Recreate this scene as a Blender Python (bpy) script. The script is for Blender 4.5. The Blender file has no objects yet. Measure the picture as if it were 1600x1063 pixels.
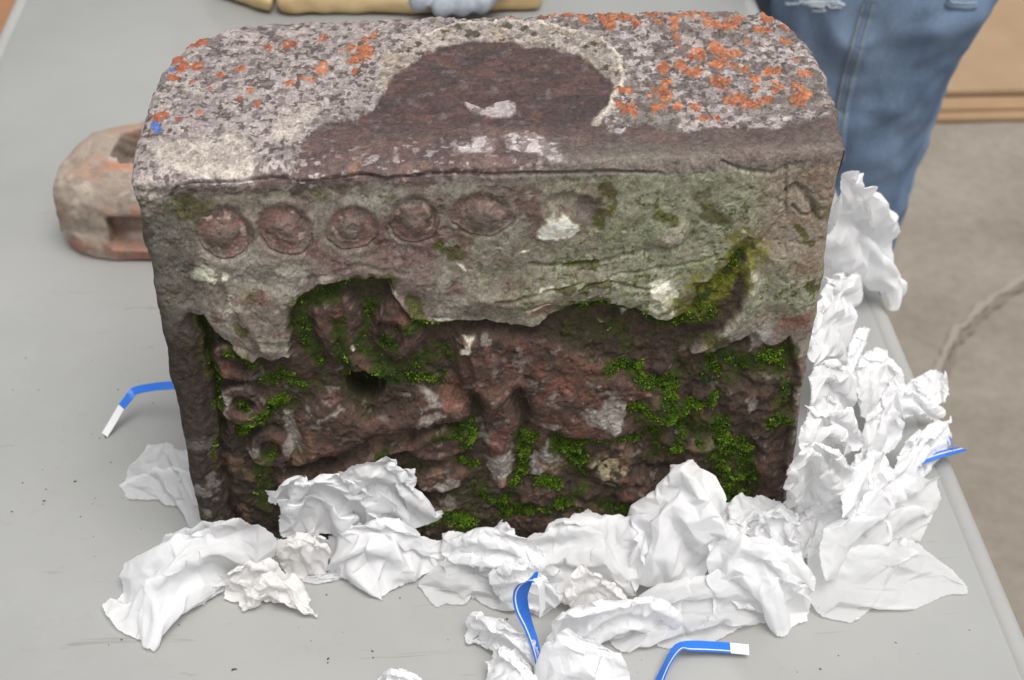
import bpy, bmesh, math, random
import numpy as np
from mathutils import Vector, Matrix

scene = bpy.context.scene
C = scene.collection
PI = math.pi

# ------------------------------------------------------------------ camera
CAM = np.array([0.0, 0.0, 0.712])
FPX, PW, PH = 2285.0, 1600.0, 1063.0
PITCH, ROLL = math.radians(39.0), math.radians(-0.65)
cp, sp_ = math.cos(PITCH), math.sin(PITCH)
FWD = np.array([0, cp, -sp_])
UP0 = np.array([0, sp_, cp])
RT0 = np.array([1.0, 0, 0])
RGT = RT0 * math.cos(ROLL) + UP0 * math.sin(ROLL)
UPV = -RT0 * math.sin(ROLL) + UP0 * math.cos(ROLL)
cam = bpy.data.cameras.new('camera')
camo = bpy.data.objects.new('camera', cam)
C.objects.link(camo)
camo.matrix_world = Matrix(((RGT[0], UPV[0], -FWD[0], CAM[0]), (RGT[1], UPV[1], -FWD[1], CAM[1]),
                            (RGT[2], UPV[2], -FWD[2], CAM[2]), (0, 0, 0, 1)))
cam.sensor_width = 36
cam.lens = 36 * FPX / PW
cam.clip_start, cam.clip_end = 0.02, 60
cam.dof.use_dof = True
cam.dof.focus_distance = 0.84
cam.dof.aperture_fstop = 11
scene.camera = camo

# ------------------------------------------------------------------ light
SUN_EL, SUN_AZ = math.radians(70), math.radians(140)     # azimuth measured clockwise from +Y
world = bpy.data.worlds.new('World')
scene.world = world
world.use_nodes = True
nt = world.node_tree
bg = nt.nodes['Background']
sky = nt.nodes.new('ShaderNodeTexSky')
sky.sky_type = 'NISHITA'
sky.sun_disc = False
sky.sun_elevation, sky.sun_rotation = SUN_EL, SUN_AZ
sky.dust_density, sky.air_density, sky.ozone_density = 4.0, 1.0, 1.0
hs = nt.nodes.new('ShaderNodeHueSaturation')             # overcast: a grey sky
hs.inputs['Saturation'].default_value = 0.12
nt.links.new(sky.outputs[0], hs.inputs['Color'])
nt.links.new(hs.outputs[0], bg.inputs['Color'])
bg.inputs['Strength'].default_value = 0.115
sun = bpy.data.lights.new('sun', 'SUN')
sun.energy, sun.angle, sun.color = 1.25, math.radians(34), (1.0, 0.97, 0.93)
suno = bpy.data.objects.new('sun', sun)
C.objects.link(suno)
sd = Vector((math.sin(SUN_AZ) * math.cos(SUN_EL), math.cos(SUN_AZ) * math.cos(SUN_EL), math.sin(SUN_EL)))
suno.rotation_euler = sd.to_track_quat('Z', 'Y').to_euler()
suno.location = sd * 5
vs = scene.view_settings
vs.view_transform = 'Standard'
vs.look = 'None'
vs.exposure = 0.58
vs.gamma = 1.0
scene.cycles.max_bounces = 14
scene.cycles.diffuse_bounces = 7
scene.cycles.transmission_bounces = 8

# ------------------------------------------------------------------ helpers
rng = np.random.default_rng(7)
random.seed(7)
FLOOR = -0.80

def ray(px, py):
    return FWD + RGT * (px - PW / 2) / FPX - UPV * (py - PH / 2) / FPX

def at(px, py, z=0.0):
    "measured point of the photograph -> the place where it stands, at height z above the table top"
    d = ray(px, py)
    return CAM + d * ((z - CAM[2]) / d[2])

BA = np.array([-0.2020, 0.6560, 0.0])                    # front bottom left corner of the stone
BW, BH, BD = 0.380, 0.296, 0.177
BROT = math.radians(1.70)
EX = np.array([math.cos(BROT), math.sin(BROT), 0])
EN = np.array([EX[1], -EX[0], 0])                        # out of the carved face

def at_face(px, py, off=0.0):
    d = ray(px, py)
    return CAM + d * (((BA + EN * off - CAM) @ EN) / (d @ EN))

def S(px, py):
    "point on the stone's unwrapped skin: x along the face, t up the face and on over the top"
    p = at_face(px, py)
    if p[2] <= BH:
        return np.array([(p - BA) @ EX, p[2]])
    p = at(px, py, BH)
    return np.array([(p - BA) @ EX, BH + max(0.0, -((p - BA) @ EN))])

def lin(c):
    c = np.asarray(c, float) / 255.0
    return np.where(c <= 0.04045, c / 12.92, ((c + 0.055) / 1.055) ** 2.4)

def smooth(a, b, x):
    t = np.clip((x - a) / (b - a), 0, 1)
    return t * t * (3 - 2 * t)

_TAB = rng.random((256, 256)).astype(np.float32)

def vnoise(x, y, seed=0):
    x = x + seed * 17.31
    y = y + seed * 9.77
    xi, yi = np.floor(x), np.floor(y)
    fx, fy = (x - xi).astype(np.float32), (y - yi).astype(np.float32)
    fx = fx * fx * fx * (fx * (fx * 6 - 15) + 10)
    fy = fy * fy * fy * (fy * (fy * 6 - 15) + 10)
    x0, y0 = xi.astype(np.int32) & 255, yi.astype(np.int32) & 255
    x1, y1 = (x0 + 1) & 255, (y0 + 1) & 255
    a = _TAB[y0, x0] * (1 - fx) + _TAB[y0, x1] * fx
    b = _TAB[y1, x0] * (1 - fx) + _TAB[y1, x1] * fx
    return (a * (1 - fy) + b * fy) * 2 - 1

def fbm(x, y, scale, octs=4, seed=0, gain=0.5):
    "about -1..1; scale = size in metres of the largest lumps"
    o = np.zeros(np.shape(x), np.float32)
    amp, f, tot = 1.0, 1.0 / scale, 0.0
    for k in range(octs):
        o += amp * vnoise(x * f, y * f, seed + k * 3)
        tot += amp
        amp *= gain
        f *= 2.03
    return o / tot * 1.6

def vnoise3(x, y, z, seed=0):
    x = x + seed * 17.31
    y = y + seed * 9.77
    z = z + seed * 5.13
    xi, yi, zi = np.floor(x), np.floor(y), np.floor(z)
    fx, fy, fz_ = (x - xi).astype(np.float32), (y - yi).astype(np.float32), (z - zi).astype(np.float32)
    fx, fy, fz_ = fx * fx * (3 - 2 * fx), fy * fy * (3 - 2 * fy), fz_ * fz_ * (3 - 2 * fz_)
    xi, yi, zi = xi.astype(np.int32), yi.astype(np.int32), zi.astype(np.int32)
    o = 0
    for k in (0, 1):
        ox, oy = (zi + k) * 131, (zi + k) * 57
        x0, y0 = (xi + ox) & 255, (yi + oy) & 255
        x1, y1 = (xi + ox + 1) & 255, (yi + oy + 1) & 255
        a = _TAB[y0, x0] * (1 - fx) + _TAB[y0, x1] * fx
        b = _TAB[y1, x0] * (1 - fx) + _TAB[y1, x1] * fx
        o = o + (a * (1 - fy) + b * fy) * (fz_ if k else 1 - fz_)
    return o * 2 - 1

def fbm3(x, y, z, scale, octs=4, seed=0, gain=0.5):
    o = np.zeros(np.shape(x), np.float32)
    amp, f, tot = 1.0, 1.0 / scale, 0.0
    for k in range(octs):
        o += amp * vnoise3(x * f, y * f, z * f, seed + k * 3)
        tot += amp
        amp *= gain
        f *= 2.03
    return o / tot * 1.85

def worley(x, y, scale, seed=0):
    "distance to nearest and second nearest seed, and a random value of the nearest cell"
    x = x / scale + seed * 31.7
    y = y / scale + seed * 11.3
    xi, yi = np.floor(x).astype(np.int32), np.floor(y).astype(np.int32)
    d1 = np.full(x.shape, 9.0, np.float32)
    d2 = d1.copy()
    cid = np.zeros(x.shape, np.float32)
    for dy in (-1, 0, 1):
        for dx in (-1, 0, 1):
            a, b = (xi + dx) & 255, (yi + dy) & 255
            jx, jy = _TAB[b, a], _TAB[a, (b + 77) & 255]
            d = np.sqrt((xi + dx + jx - x) ** 2 + (yi + dy + jy - y) ** 2)
            new = d < d1
            d2 = np.where(new, d1, np.minimum(d2, d))
            cid = np.where(new, _TAB[(a + 50) & 255, (b + 20) & 255], cid)
            d1 = np.where(new, d, d1)
    return d1, d2, cid

def mesh_np(name, verts, faces, mat=None, smooth_=True, cols=None):
    "faces: (n,4) or (n,3) index array"
    me = bpy.data.meshes.new(name)
    verts = np.asarray(verts, np.float32)
    faces = np.asarray(faces, np.int32)
    k = faces.shape[1]
    me.vertices.add(len(verts))
    me.vertices.foreach_set('co', verts.ravel())
    me.loops.add(faces.size)
    me.loops.foreach_set('vertex_index', faces.ravel())
    me.polygons.add(len(faces))
    me.polygons.foreach_set('loop_start', np.arange(0, faces.size, k, dtype=np.int32))
    me.polygons.foreach_set('use_smooth', np.full(len(faces), smooth_, bool))
    me.update(calc_edges=True)
    if cols is not None:
        a = me.color_attributes.new('tone', 'FLOAT_COLOR', 'POINT')
        c4 = np.ones((len(verts), 4), np.float32)
        c4[:, :3] = cols
        a.data.foreach_set('color', c4.ravel())
    if mat:
        me.materials.append(mat)
    return me

def link(name, me, parent=None, label=None, cat=None, group=None, kind=None):
    o = bpy.data.objects.new(name, me)
    C.objects.link(o)
    if parent:
        o.parent = parent
    if label:
        o['label'] = label
    if cat:
        o['category'] = cat
    if group:
        o['group'] = group
    if kind:
        o['kind'] = kind
    return o

def grid_faces(nr, nc):
    i = np.arange(nr * nc).reshape(nr, nc)
    return np.stack([i[:-1, :-1], i[:-1, 1:], i[1:, 1:], i[1:, :-1]], -1).reshape(-1, 4)

def bm_mesh(name, bm, mat, smooth_=True):
    me = bpy.data.meshes.new(name)
    bmesh.ops.recalc_face_normals(bm, faces=bm.faces)
    bm.to_mesh(me)
    bm.free()
    for p in me.polygons:
        p.use_smooth = smooth_
    me.materials.append(mat)
    return me

# ------------------------------------------------------------------ materials
def mat(name, color=(0.5, 0.5, 0.5), rough=0.7, spec=0.3):
    m = bpy.data.materials.new(name)
    m.use_nodes = True
    b = m.node_tree.nodes['Principled BSDF']
    b.inputs['Base Color'].default_value = (*color, 1)
    b.inputs['Roughness'].default_value = rough
    b.inputs['Specular IOR Level'].default_value = spec
    return m, m.node_tree, b

def nd(nt, typ, **kw):
    n = nt.nodes.new(typ)
    for k, v in kw.items():
        if k in n.inputs:
            n.inputs[k].default_value = v
        else:
            setattr(n, k, v)
    return n

def noise_node(nt, scale, detail=4, rough=0.6, vec=None, dist=0.0):
    n = nd(nt, 'ShaderNodeTexNoise', Scale=scale, Detail=detail, Roughness=rough, Distortion=dist)
    if vec is None:
        tc = nd(nt, 'ShaderNodeTexCoord')
        vec = tc.outputs['Object']
    nt.links.new(vec, n.inputs['Vector'])
    return n

def ramp(nt, src, stops):
    r = nd(nt, 'ShaderNodeValToRGB')
    e = r.color_ramp.elements
    while len(e) < len(stops):
        e.new(0.5)
    for el, (p, c) in zip(e, stops):
        el.position = p
        el.color = (*c, 1)
    nt.links.new(src, r.inputs['Fac'])
    return r

def mixc(nt, typ, fac, a, b):
    m = nd(nt, 'ShaderNodeMix', data_type='RGBA', blend_type=typ)
    for sock, v in ((m.inputs[0], fac), (m.inputs[6], a), (m.inputs[7], b)):
        if hasattr(v, 'links') or isinstance(v, bpy.types.NodeSocket):
            nt.links.new(v, sock)
        elif isinstance(v, (int, float)):
            sock.default_value = v
        else:
            sock.default_value = (*v, 1)
    return m.outputs[2]

def bump(nt, b, src, strength=0.3, dist=0.001, prev=None):
    n = nd(nt, 'ShaderNodeBump', Strength=strength, Distance=dist)
    nt.links.new(src, n.inputs['Height'])
    if prev:
        nt.links.new(prev.outputs[0], n.inputs['Normal'])
    nt.links.new(n.outputs[0], b.inputs['Normal'])
    return n

# table plastic
M_TABLE, t_, b_ = mat('grey_moulded_plastic', rough=0.42, spec=0.35)
n1 = noise_node(t_, 6, 5, 0.6)
n2 = noise_node(t_, 60, 6, 0.75)
r1 = ramp(t_, n1.outputs[0], [(0.3, lin((152, 152, 149))), (0.7, lin((162, 162, 159)))])
r2 = ramp(t_, n2.outputs[0], [(0.25, (0.86, 0.85, 0.83)), (0.42, (1, 1, 1))])
c_ = mixc(t_, 'MULTIPLY', 0.6, r1.outputs[0], r2.outputs[0])
tc = nd(t_, 'ShaderNodeTexCoord')
mp = nd(t_, 'ShaderNodeMapping')
mp.inputs['Scale'].default_value = (3, 30, 3)
mp.inputs['Rotation'].default_value = (0, 0, 0.3)
t_.links.new(tc.outputs['Object'], mp.inputs[0])
n3 = noise_node(t_, 4, 3, 0.7, mp.outputs[0], 0.6)
r3 = ramp(t_, n3.outputs[0], [(0.27, (0.72, 0.71, 0.69)), (0.34, (1, 1, 1))])
c_ = mixc(t_, 'MULTIPLY', 0.7, c_, r3.outputs[0])
t_.links.new(c_, b_.inputs['Base Color'])
n4 = noise_node(t_, 900, 2, 0.5)
bump(t_, b_, n4.outputs[0], 0.12, 0.0004)

# concrete floor
M_FLOOR, t_, b_ = mat('concrete_floor', rough=0.85, spec=0.2)
n1 = noise_node(t_, 5, 6, 0.62)
n2 = noise_node(t_, 45, 5, 0.7)
r1 = ramp(t_, n1.outputs[0], [(0.28, lin((124, 115, 105))), (0.55, lin((139, 131, 120))), (0.75, lin((147, 140, 130)))])
r2 = ramp(t_, n2.outputs[0], [(0.3, (0.78, 0.76, 0.74)), (0.6, (1, 1, 1))])
t_.links.new(mixc(t_, 'MULTIPLY', 0.8, r1.outputs[0], r2.outputs[0]), b_.inputs['Base Color'])
bump(t_, b_, n2.outputs[0], 0.4, 0.003)
M_RIDGE_SHADE, _, _ = mat('floor_ridge_shade', lin((118, 109, 99)), 0.9)  # painted shade for the dark side of a low floor ridge
M_RIDGE_LIT, _, _ = mat('floor_ridge_lit', lin((143, 134, 122)), 0.9)  # painted light for the bright side of the same ridge

# cardboard
def cardboard(name, c0, c1):
    m, t, b = mat(name, rough=0.8, spec=0.2)
    n = noise_node(t, 9, 5, 0.6)
    r = ramp(t, n.outputs[0], [(0.3, lin(c0)), (0.7, lin(c1))])
    t.links.new(r.outputs[0], b.inputs['Base Color'])
    return m
M_CARD = cardboard('cardboard_tan', (146, 122, 96), (158, 134, 107))
M_CARD2 = cardboard('cardboard_brown', (128, 94, 66), (150, 112, 82))
M_CARDEDGE = cardboard('cardboard_edge', (146, 118, 90), (156, 130, 102))

# tan slab, glove, black
M_TAN, t_, b_ = mat('tan_leather', rough=0.75)
n1 = noise_node(t_, 30, 5, 0.65)
r1 = ramp(t_, n1.outputs[0], [(0.3, lin((176, 150, 108))), (0.7, lin((200, 176, 134)))])
t_.links.new(r1.outputs[0], b_.inputs['Base Color'])
bump(t_, b_, n1.outputs[0], 0.4, 0.003)
M_GREYGLOVE, t_, b_ = mat('grey_knit', rough=0.9)
n1 = noise_node(t_, 120, 3, 0.6)
r1 = ramp(t_, n1.outputs[0], [(0.3, lin((134, 138, 146))), (0.7, lin((160, 164, 172)))])
t_.links.new(r1.outputs[0], b_.inputs['Base Color'])
M_BLACK, _, _ = mat('black_nylon', (0.012, 0.012, 0.013), 0.7)
M_STEEL, _, b_ = mat('grey_painted_steel', lin((120, 120, 118)), 0.45)
M_RUBBER, _, _ = mat('black_rubber', (0.02, 0.02, 0.02), 0.8)

# straps
M_BLUE, t_, b_ = mat('blue_plastic_strap', lin((36, 112, 212)), 0.38, 0.5)
M_WHITE, _, _ = mat('white_plastic_strap', lin((232, 232, 232)), 0.45, 0.4)

# tissue
def tissue_mat(name, col, tr, thin=0.0):
    m, t, b = mat(name, rough=0.65, spec=0.15)
    out = t.nodes['Material Output']
    n = noise_node(t, 45, 5, 0.6, dist=0.8)
    r = ramp(t, n.outputs[0], [(0.25, np.array(col) * 0.965), (0.6, col)])
    ns = noise_node(t, 260, 2, 0.5)
    rs = ramp(t, ns.outputs[0], [(0.23, (0.45, 0.42, 0.38)), (0.255, (1, 1, 1))])
    t.links.new(mixc(t, 'MULTIPLY', 0.5, r.outputs[0], rs.outputs[0]), b.inputs['Base Color'])
    v = nd(t, 'ShaderNodeTexVoronoi', feature='DISTANCE_TO_EDGE', Scale=75.0)
    tcn = nd(t, 'ShaderNodeTexCoord')
    nv = noise_node(t, 30, 3, 0.5)
    mm = nd(t, 'ShaderNodeMix', data_type='RGBA', blend_type='LINEAR_LIGHT')
    mm.inputs[0].default_value = 0.06
    t.links.new(tcn.outputs['Object'], mm.inputs[6])
    t.links.new(nv.outputs[1], mm.inputs[7])
    t.links.new(mm.outputs[2], v.inputs['Vector'])
    rr = ramp(t, v.outputs[0], [(0.0, (0, 0, 0)), (0.16, (1, 1, 1))])
    b1 = bump(t, b, rr.outputs[0], 0.16, 0.0006)
    nf = noise_node(t, 160, 4, 0.65, dist=1.0)
    bump(t, b, nf.outputs[0], 0.16, 0.0010, b1)
    tl = nd(t, 'ShaderNodeBsdfTranslucent')
    tl.inputs['Color'].default_value = (*col, 1)
    mx = nd(t, 'ShaderNodeMixShader')
    mx.inputs[0].default_value = tr
    t.links.new(b.outputs[0], mx.inputs[1])
    t.links.new(tl.outputs[0], mx.inputs[2])
    if thin:
        tp_ = nd(t, 'ShaderNodeBsdfTransparent')
        m2 = nd(t, 'ShaderNodeMixShader')
        m2.inputs[0].default_value = thin
        t.links.new(mx.outputs[0], m2.inputs[1])
        t.links.new(tp_.outputs[0], m2.inputs[2])
        mx = m2
    t.links.new(mx.outputs[0], out.inputs[0])
    return m
M_TISSUE = tissue_mat('white_tissue_paper', (0.94, 0.94, 0.945), 0.38)
M_TISSUE2 = tissue_mat('dusty_tissue_paper', (0.92, 0.905, 0.89), 0.40)

M_TISSUE3 = tissue_mat('thin_tissue_paper', (0.92, 0.92, 0.925), 0.45, 0.26)
M_TISSUE4 = tissue_mat('light_tissue_paper', (0.94, 0.94, 0.945), 0.40, 0.08)
# stone, moss
M_STONE, t_, b_ = mat('weathered_sandstone', rough=0.88, spec=0.2)
at_ = nd(t_, 'ShaderNodeAttribute', attribute_name='tone')
n1 = noise_node(t_, 900, 4, 0.7)
r1 = ramp(t_, n1.outputs[0], [(0.3, (0.55, 0.54, 0.53)), (0.5, (1, 1, 1)), (0.72, (1.42, 1.40, 1.38))])
n5 = noise_node(t_, 1500, 2, 0.5)
r5 = ramp(t_, n5.outputs[0], [(0.62, (0, 0, 0)), (0.72, (0.06, 0.058, 0.056))])
c_ = mixc(t_, 'MULTIPLY', 0.6, at_.outputs['Color'], r1.outputs[0])
t_.links.new(mixc(t_, 'ADD', 0.55, c_, r5.outputs[0]), b_.inputs['Base Color'])
b1 = bump(t_, b_, n1.outputs[0], 0.45, 0.0006)
n2 = noise_node(t_, 180, 4, 0.6)
bump(t_, b_, n2.outputs[0], 0.35, 0.0012, b1)
M_MOSS, t_, b_ = mat('green_moss', rough=0.7, spec=0.2)
at_ = nd(t_, 'ShaderNodeAttribute', attribute_name='tone')
t_.links.new(at_.outputs['Color'], b_.inputs['Base Color'])
# ------------------------------------------------------------------ the setting: floor and table
def sheet(name, pts, z, m, parent=None, **kw):
    bm = bmesh.new()
    bm.faces.new([bm.verts.new((p[0], p[1], z)) for p in pts])
    return link(name, bm_mesh(name, bm, m, False), parent, **kw)

floor = sheet('floor', [(-8, -6), (8, -6), (8, 12), (-8, 12)], FLOOR, M_FLOOR, kind='structure')

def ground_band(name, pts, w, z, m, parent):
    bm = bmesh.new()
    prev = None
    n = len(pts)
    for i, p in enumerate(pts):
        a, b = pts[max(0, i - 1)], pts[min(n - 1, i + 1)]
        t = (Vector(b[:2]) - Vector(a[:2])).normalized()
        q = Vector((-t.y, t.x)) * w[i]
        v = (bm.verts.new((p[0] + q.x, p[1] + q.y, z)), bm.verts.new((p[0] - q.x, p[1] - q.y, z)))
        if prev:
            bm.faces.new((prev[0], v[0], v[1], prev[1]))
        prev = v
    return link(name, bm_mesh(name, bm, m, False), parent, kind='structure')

def fl(px, py):
    return at(px, py, FLOOR)
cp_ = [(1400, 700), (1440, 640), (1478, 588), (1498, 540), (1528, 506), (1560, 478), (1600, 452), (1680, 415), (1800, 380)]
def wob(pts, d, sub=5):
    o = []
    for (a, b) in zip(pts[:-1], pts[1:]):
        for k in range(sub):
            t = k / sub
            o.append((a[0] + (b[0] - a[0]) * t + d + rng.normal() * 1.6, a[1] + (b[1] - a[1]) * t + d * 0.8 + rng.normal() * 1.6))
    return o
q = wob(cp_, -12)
ground_band('ridge_lit_streak', [fl(*p) for p in q], [0.006 + 0.002 * math.sin(i * 0.9) for i in range(len(q))], FLOOR + 0.004, M_RIDGE_LIT, floor)  # flat pale band: the ridge's lit side put into colour
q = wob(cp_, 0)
ground_band('ridge_shade_streak', [fl(*p) for p in q], [0.002 + 0.004 * abs(math.sin(i * 0.45)) for i in range(len(q))], FLOOR + 0.008, M_RIDGE_SHADE, floor)  # flat dark band: the ridge's shaded side put into colour

# folding table: grey moulded plastic top with a rounded rim, steel legs
def empty(name, loc=(0, 0, 0), rz=0.0, **kw):
    o = link(name, None, **kw)
    o.location = loc
    o.rotation_euler = (0, 0, rz)
    return o

TROT = math.radians(3.03)
table = empty('folding_table', (-0.112, 1.02, FLOOR), TROT,
              label='grey plastic folding table the carved stone stands on', cat='table')
TX, TY, TT = 0.405, 0.86, -FLOOR
def slab_ring(bm, off, z, r=0.03, k=6):
    vs_ = []
    for (sx, sy, a0) in ((1, 1, 0), (-1, 1, 90), (-1, -1, 180), (1, -1, 270)):
        for i in range(k + 1):
            a = math.radians(a0 + 90 * i / k)
            rr = r - off if r > off else 0.001
            vs_.append(bm.verts.new((sx * (TX - r) + math.cos(a) * rr, sy * (TY - r) + math.sin(a) * rr, z)))
    return vs_
bm = bmesh.new()
prof = [(0.014, TT)] + [(0.009 - 0.009 * math.sin(a), TT - 0.009 + 0.009 * math.cos(a)) for a in np.linspace(0, PI / 2, 6)[1:]]
prof = [(0.0160, TT), (0.0155, TT - 0.0006), (0.0148, TT - 0.0006), (0.0142, TT + 0.0002), (0.0085, TT - 0.0003)] + [(0.0085 * (1 - math.sin(a)), TT - 0.0003 - 0.009 * (1 - math.cos(a))) for a in np.linspace(0, PI / 2, 6)[1:]] + [(0.0, TT - 0.042), (0.006, TT - 0.045)]
rings = [slab_ring(bm, o, z) for o, z in prof]
bm.faces.new(rings[0])
bm.faces.new(rings[-1])
for a, b in zip(rings[:-1], rings[1:]):
    for i in range(len(a)):
        bm.faces.new((a[i], a[(i + 1) % len(a)], b[(i + 1) % len(a)], b[i]))
link('tabletop', bm_mesh('tabletop', bm, M_TABLE, True), table)
def tube(bm, a, b, r, k=10):
    a, b = Vector(a), Vector(b)
    z = (b - a).normalized()
    x = z.orthogonal().normalized()
    y = z.cross(x)
    r0 = [bm.verts.new(a + (x * math.cos(2 * PI * i / k) + y * math.sin(2 * PI * i / k)) * r) for i in range(k)]
    r1 = [bm.verts.new(b + (x * math.cos(2 * PI * i / k) + y * math.sin(2 * PI * i / k)) * r) for i in range(k)]
    for i in range(k):
        bm.faces.new((r0[i], r0[(i + 1) % k], r1[(i + 1) % k], r1[i]))
    bm.faces.new(r0)
    bm.faces.new(r1)
for sy in (-1, 1):
    for sx in (-1, 1):
        bm = bmesh.new()
        tube(bm, (sx * 0.31, sy * 0.60, TT - 0.046), (sx * 0.34, sy * 0.66, 0.018), 0.014)
        lg = link('leg', bm_mesh('leg', bm, M_STEEL), table)
        bm = bmesh.new()
        tube(bm, (sx * 0.34, sy * 0.66, 0.022), (sx * 0.341, sy * 0.662, 0.0), 0.018)
        link('foot_cap', bm_mesh('foot_cap', bm, M_RUBBER), lg)
    bm = bmesh.new()
    tube(bm, (-0.322, sy * 0.624, 0.5), (0.322, sy * 0.624, 0.5), 0.011)
    link('crossbar', bm_mesh('crossbar', bm, M_STEEL), table)

# things on the floor
def box(bm, lo, hi, rz=0.0, bev=0.0):
    m = bmesh.ops.create_cube(bm, size=1.0)['verts']
    lo, hi = Vector(lo), Vector(hi)
    for v in m:
        v.co = Vector((lo.x + (v.co.x + .5) * (hi.x - lo.x), lo.y + (v.co.y + .5) * (hi.y - lo.y), lo.z + (v.co.z + .5) * (hi.z - lo.z)))
    if bev:
        bmesh.ops.bevel(bm, geom=[e for e in bm.edges if e.verts[0] in m], offset=bev, segments=2, affect='EDGES')
    return m

p0, p1_ = fl(1448, 194), fl(1600, 191)
card = empty('flattened_cardboard', (p0[0], p0[1], FLOOR), math.atan2(p1_[1] - p0[1], p1_[0] - p0[0]),
             label='flattened tan cardboard box lying on the concrete floor behind the jeans', cat='cardboard')
bm = bmesh.new()
box(bm, (-0.25, 0.0, 0.002), (1.1, 0.95, 0.010), bev=0.002)
link('lower_layer', bm_mesh('lower_layer', bm, M_CARDEDGE, False), card)
bm = bmesh.new()
box(bm, (-0.22, 0.028, 0.011), (1.1, 0.075, 0.016), bev=0.002)
link('flap', bm_mesh('flap', bm, M_CARDEDGE, False), card)
bm = bmesh.new()
box(bm, (-0.24, 0.085, 0.012), (1.1, 0.93, 0.024), bev=0.003)
link('panel', bm_mesh('panel', bm, M_CARD, False), card)

p0 = fl(14, 30)
cbox = empty('cardboard_box', (p0[0] - 0.22, p0[1] + 0.05, FLOOR), 0.12,
             label='brown cardboard box on the floor past the left edge of the table', cat='box')
bm = bmesh.new()
box(bm, (-0.26, -0.30, 0.001), (0.26, -0.02, 0.06), bev=0.004)
link('low_flap', bm_mesh('low_flap', bm, M_CARD2, False), cbox)
bm = bmesh.new()
box(bm, (-0.26, 0.03, 0.001), (0.27, 0.40, 0.10), bev=0.004)
link('box_body', bm_mesh('box_body', bm, M_CARD2, False), cbox)
# ------------------------------------------------------------------ the carved stone
NC = 740
ZT = BH
s_ = np.linspace(0, 1, NC).astype(np.float32)
t_front = np.linspace(0, ZT, 560)
t_top = np.linspace(ZT, ZT + BD, 350)[1:]
t_back = np.linspace(ZT + BD, 2 * ZT + BD, 34)[1:]
tt = np.concatenate([t_front, t_top, t_back]).astype(np.float32)
NR = len(tt)
NT0 = len(t_front) + len(t_top)

# smoothed profile (front, top, back) in the stone's own y (inwards) and z
tf = np.arange(-0.06, 2 * ZT + BD + 0.06, 0.0005)
py_ = np.interp(tf, [-1, 0, ZT, ZT + BD, 3], [0, 0, 0, BD, BD])
pz_ = np.where(tf < ZT, tf, np.where(tf < ZT + BD, ZT, 2 * ZT + BD - tf))
def blur(a, w):
    k = np.ones(w) / w
    return np.convolve(np.pad(a, w, mode='edge'), k, 'same')[w:-w]
fy, fz = blur(blur(py_, 27), 17), blur(blur(pz_, 27), 17)
by, bz = blur(blur(py_, 51), 37), blur(blur(pz_, 51), 37)
wb = smooth(ZT + BD * 0.35, ZT + BD * 0.6, tf)
py_, pz_ = fy * (1 - wb) + by * wb, fz * (1 - wb) + bz * wb
PY = np.interp(tt, tf, py_).astype(np.float32)
PZ = np.interp(tt, tf, pz_).astype(np.float32)
gy, gz = np.gradient(py_, tf), np.gradient(pz_, tf)
ny, nz = np.interp(tt, tf, -gz), np.interp(tt, tf, gy)
ln = np.hypot(ny, nz)
NYv, NZv = (ny / ln).astype(np.float32), (nz / ln).astype(np.float32)

d_ = tt - ZT
XL = np.interp(d_, [-1, 0, 0.03, 0.08, 0.11, 0.130, 0.148, 0.160, 0.170, 0.177, 0.23, 0.30, 1],
               [0, 0, -0.002, -0.002, 0.001, 0.005, 0.015, 0.030, 0.056, 0.085, 0.05, 0.02, 0.015])
XR = np.interp(d_, [-1, -0.02, 0, 0.044, 0.095, 0.12, 0.145, 0.160, 0.171, 0.177, 0.23, 0.30, 1],
               [0.380, 0.380, 0.381, 0.387, 0.390, 0.387, 0.380, 0.369, 0.350, 0.33, 0.35, 0.37, 0.372])
XL = XL + 0.0012 * fbm(tt, tt * 0 + 3.3, 0.02, 3, 4)
XR = XR + 0.0012 * fbm(tt, tt * 0 + 8.3, 0.02, 3, 5)
X = (XL[:, None] + s_[None] * (XR - XL)[:, None]).astype(np.float32)
T = np.repeat(tt[:, None], NC, 1)

# the outlines wander a little: features are read at wandering coordinates
WX = X + 0.0022 * fbm(X, T, 0.022, 4, 1) + 0.0006 * fbm(X, T, 0.004, 2, 31)
WT = T + 0.0022 * fbm(X, T, 0.022, 4, 2) + 0.0006 * fbm(X, T, 0.004, 2, 32)

def win(x0, x1, t0, t1):
    r0, r1 = np.searchsorted(tt, t0), np.searchsorted(tt, t1)
    c0 = int(max(0, (x0 / 0.38) * NC - 12))
    c1 = int(min(NC, (x1 / 0.38) * NC + 24))
    return slice(max(0, r0), max(r0 + 1, r1)), slice(c0, max(c0 + 1, c1))

def P2(pts):
    return np.array([S(*p) for p in pts])

def seg_d(x, y, a, b):
    ax, ay = a
    bx, by_ = b[0] - ax, b[1] - ay
    h = np.clip(((x - ax) * bx + (y - ay) * by_) / (bx * bx + by_ * by_ + 1e-12), 0, 1)
    return np.hypot(x - ax - bx * h, y - ay - by_ * h)

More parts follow.
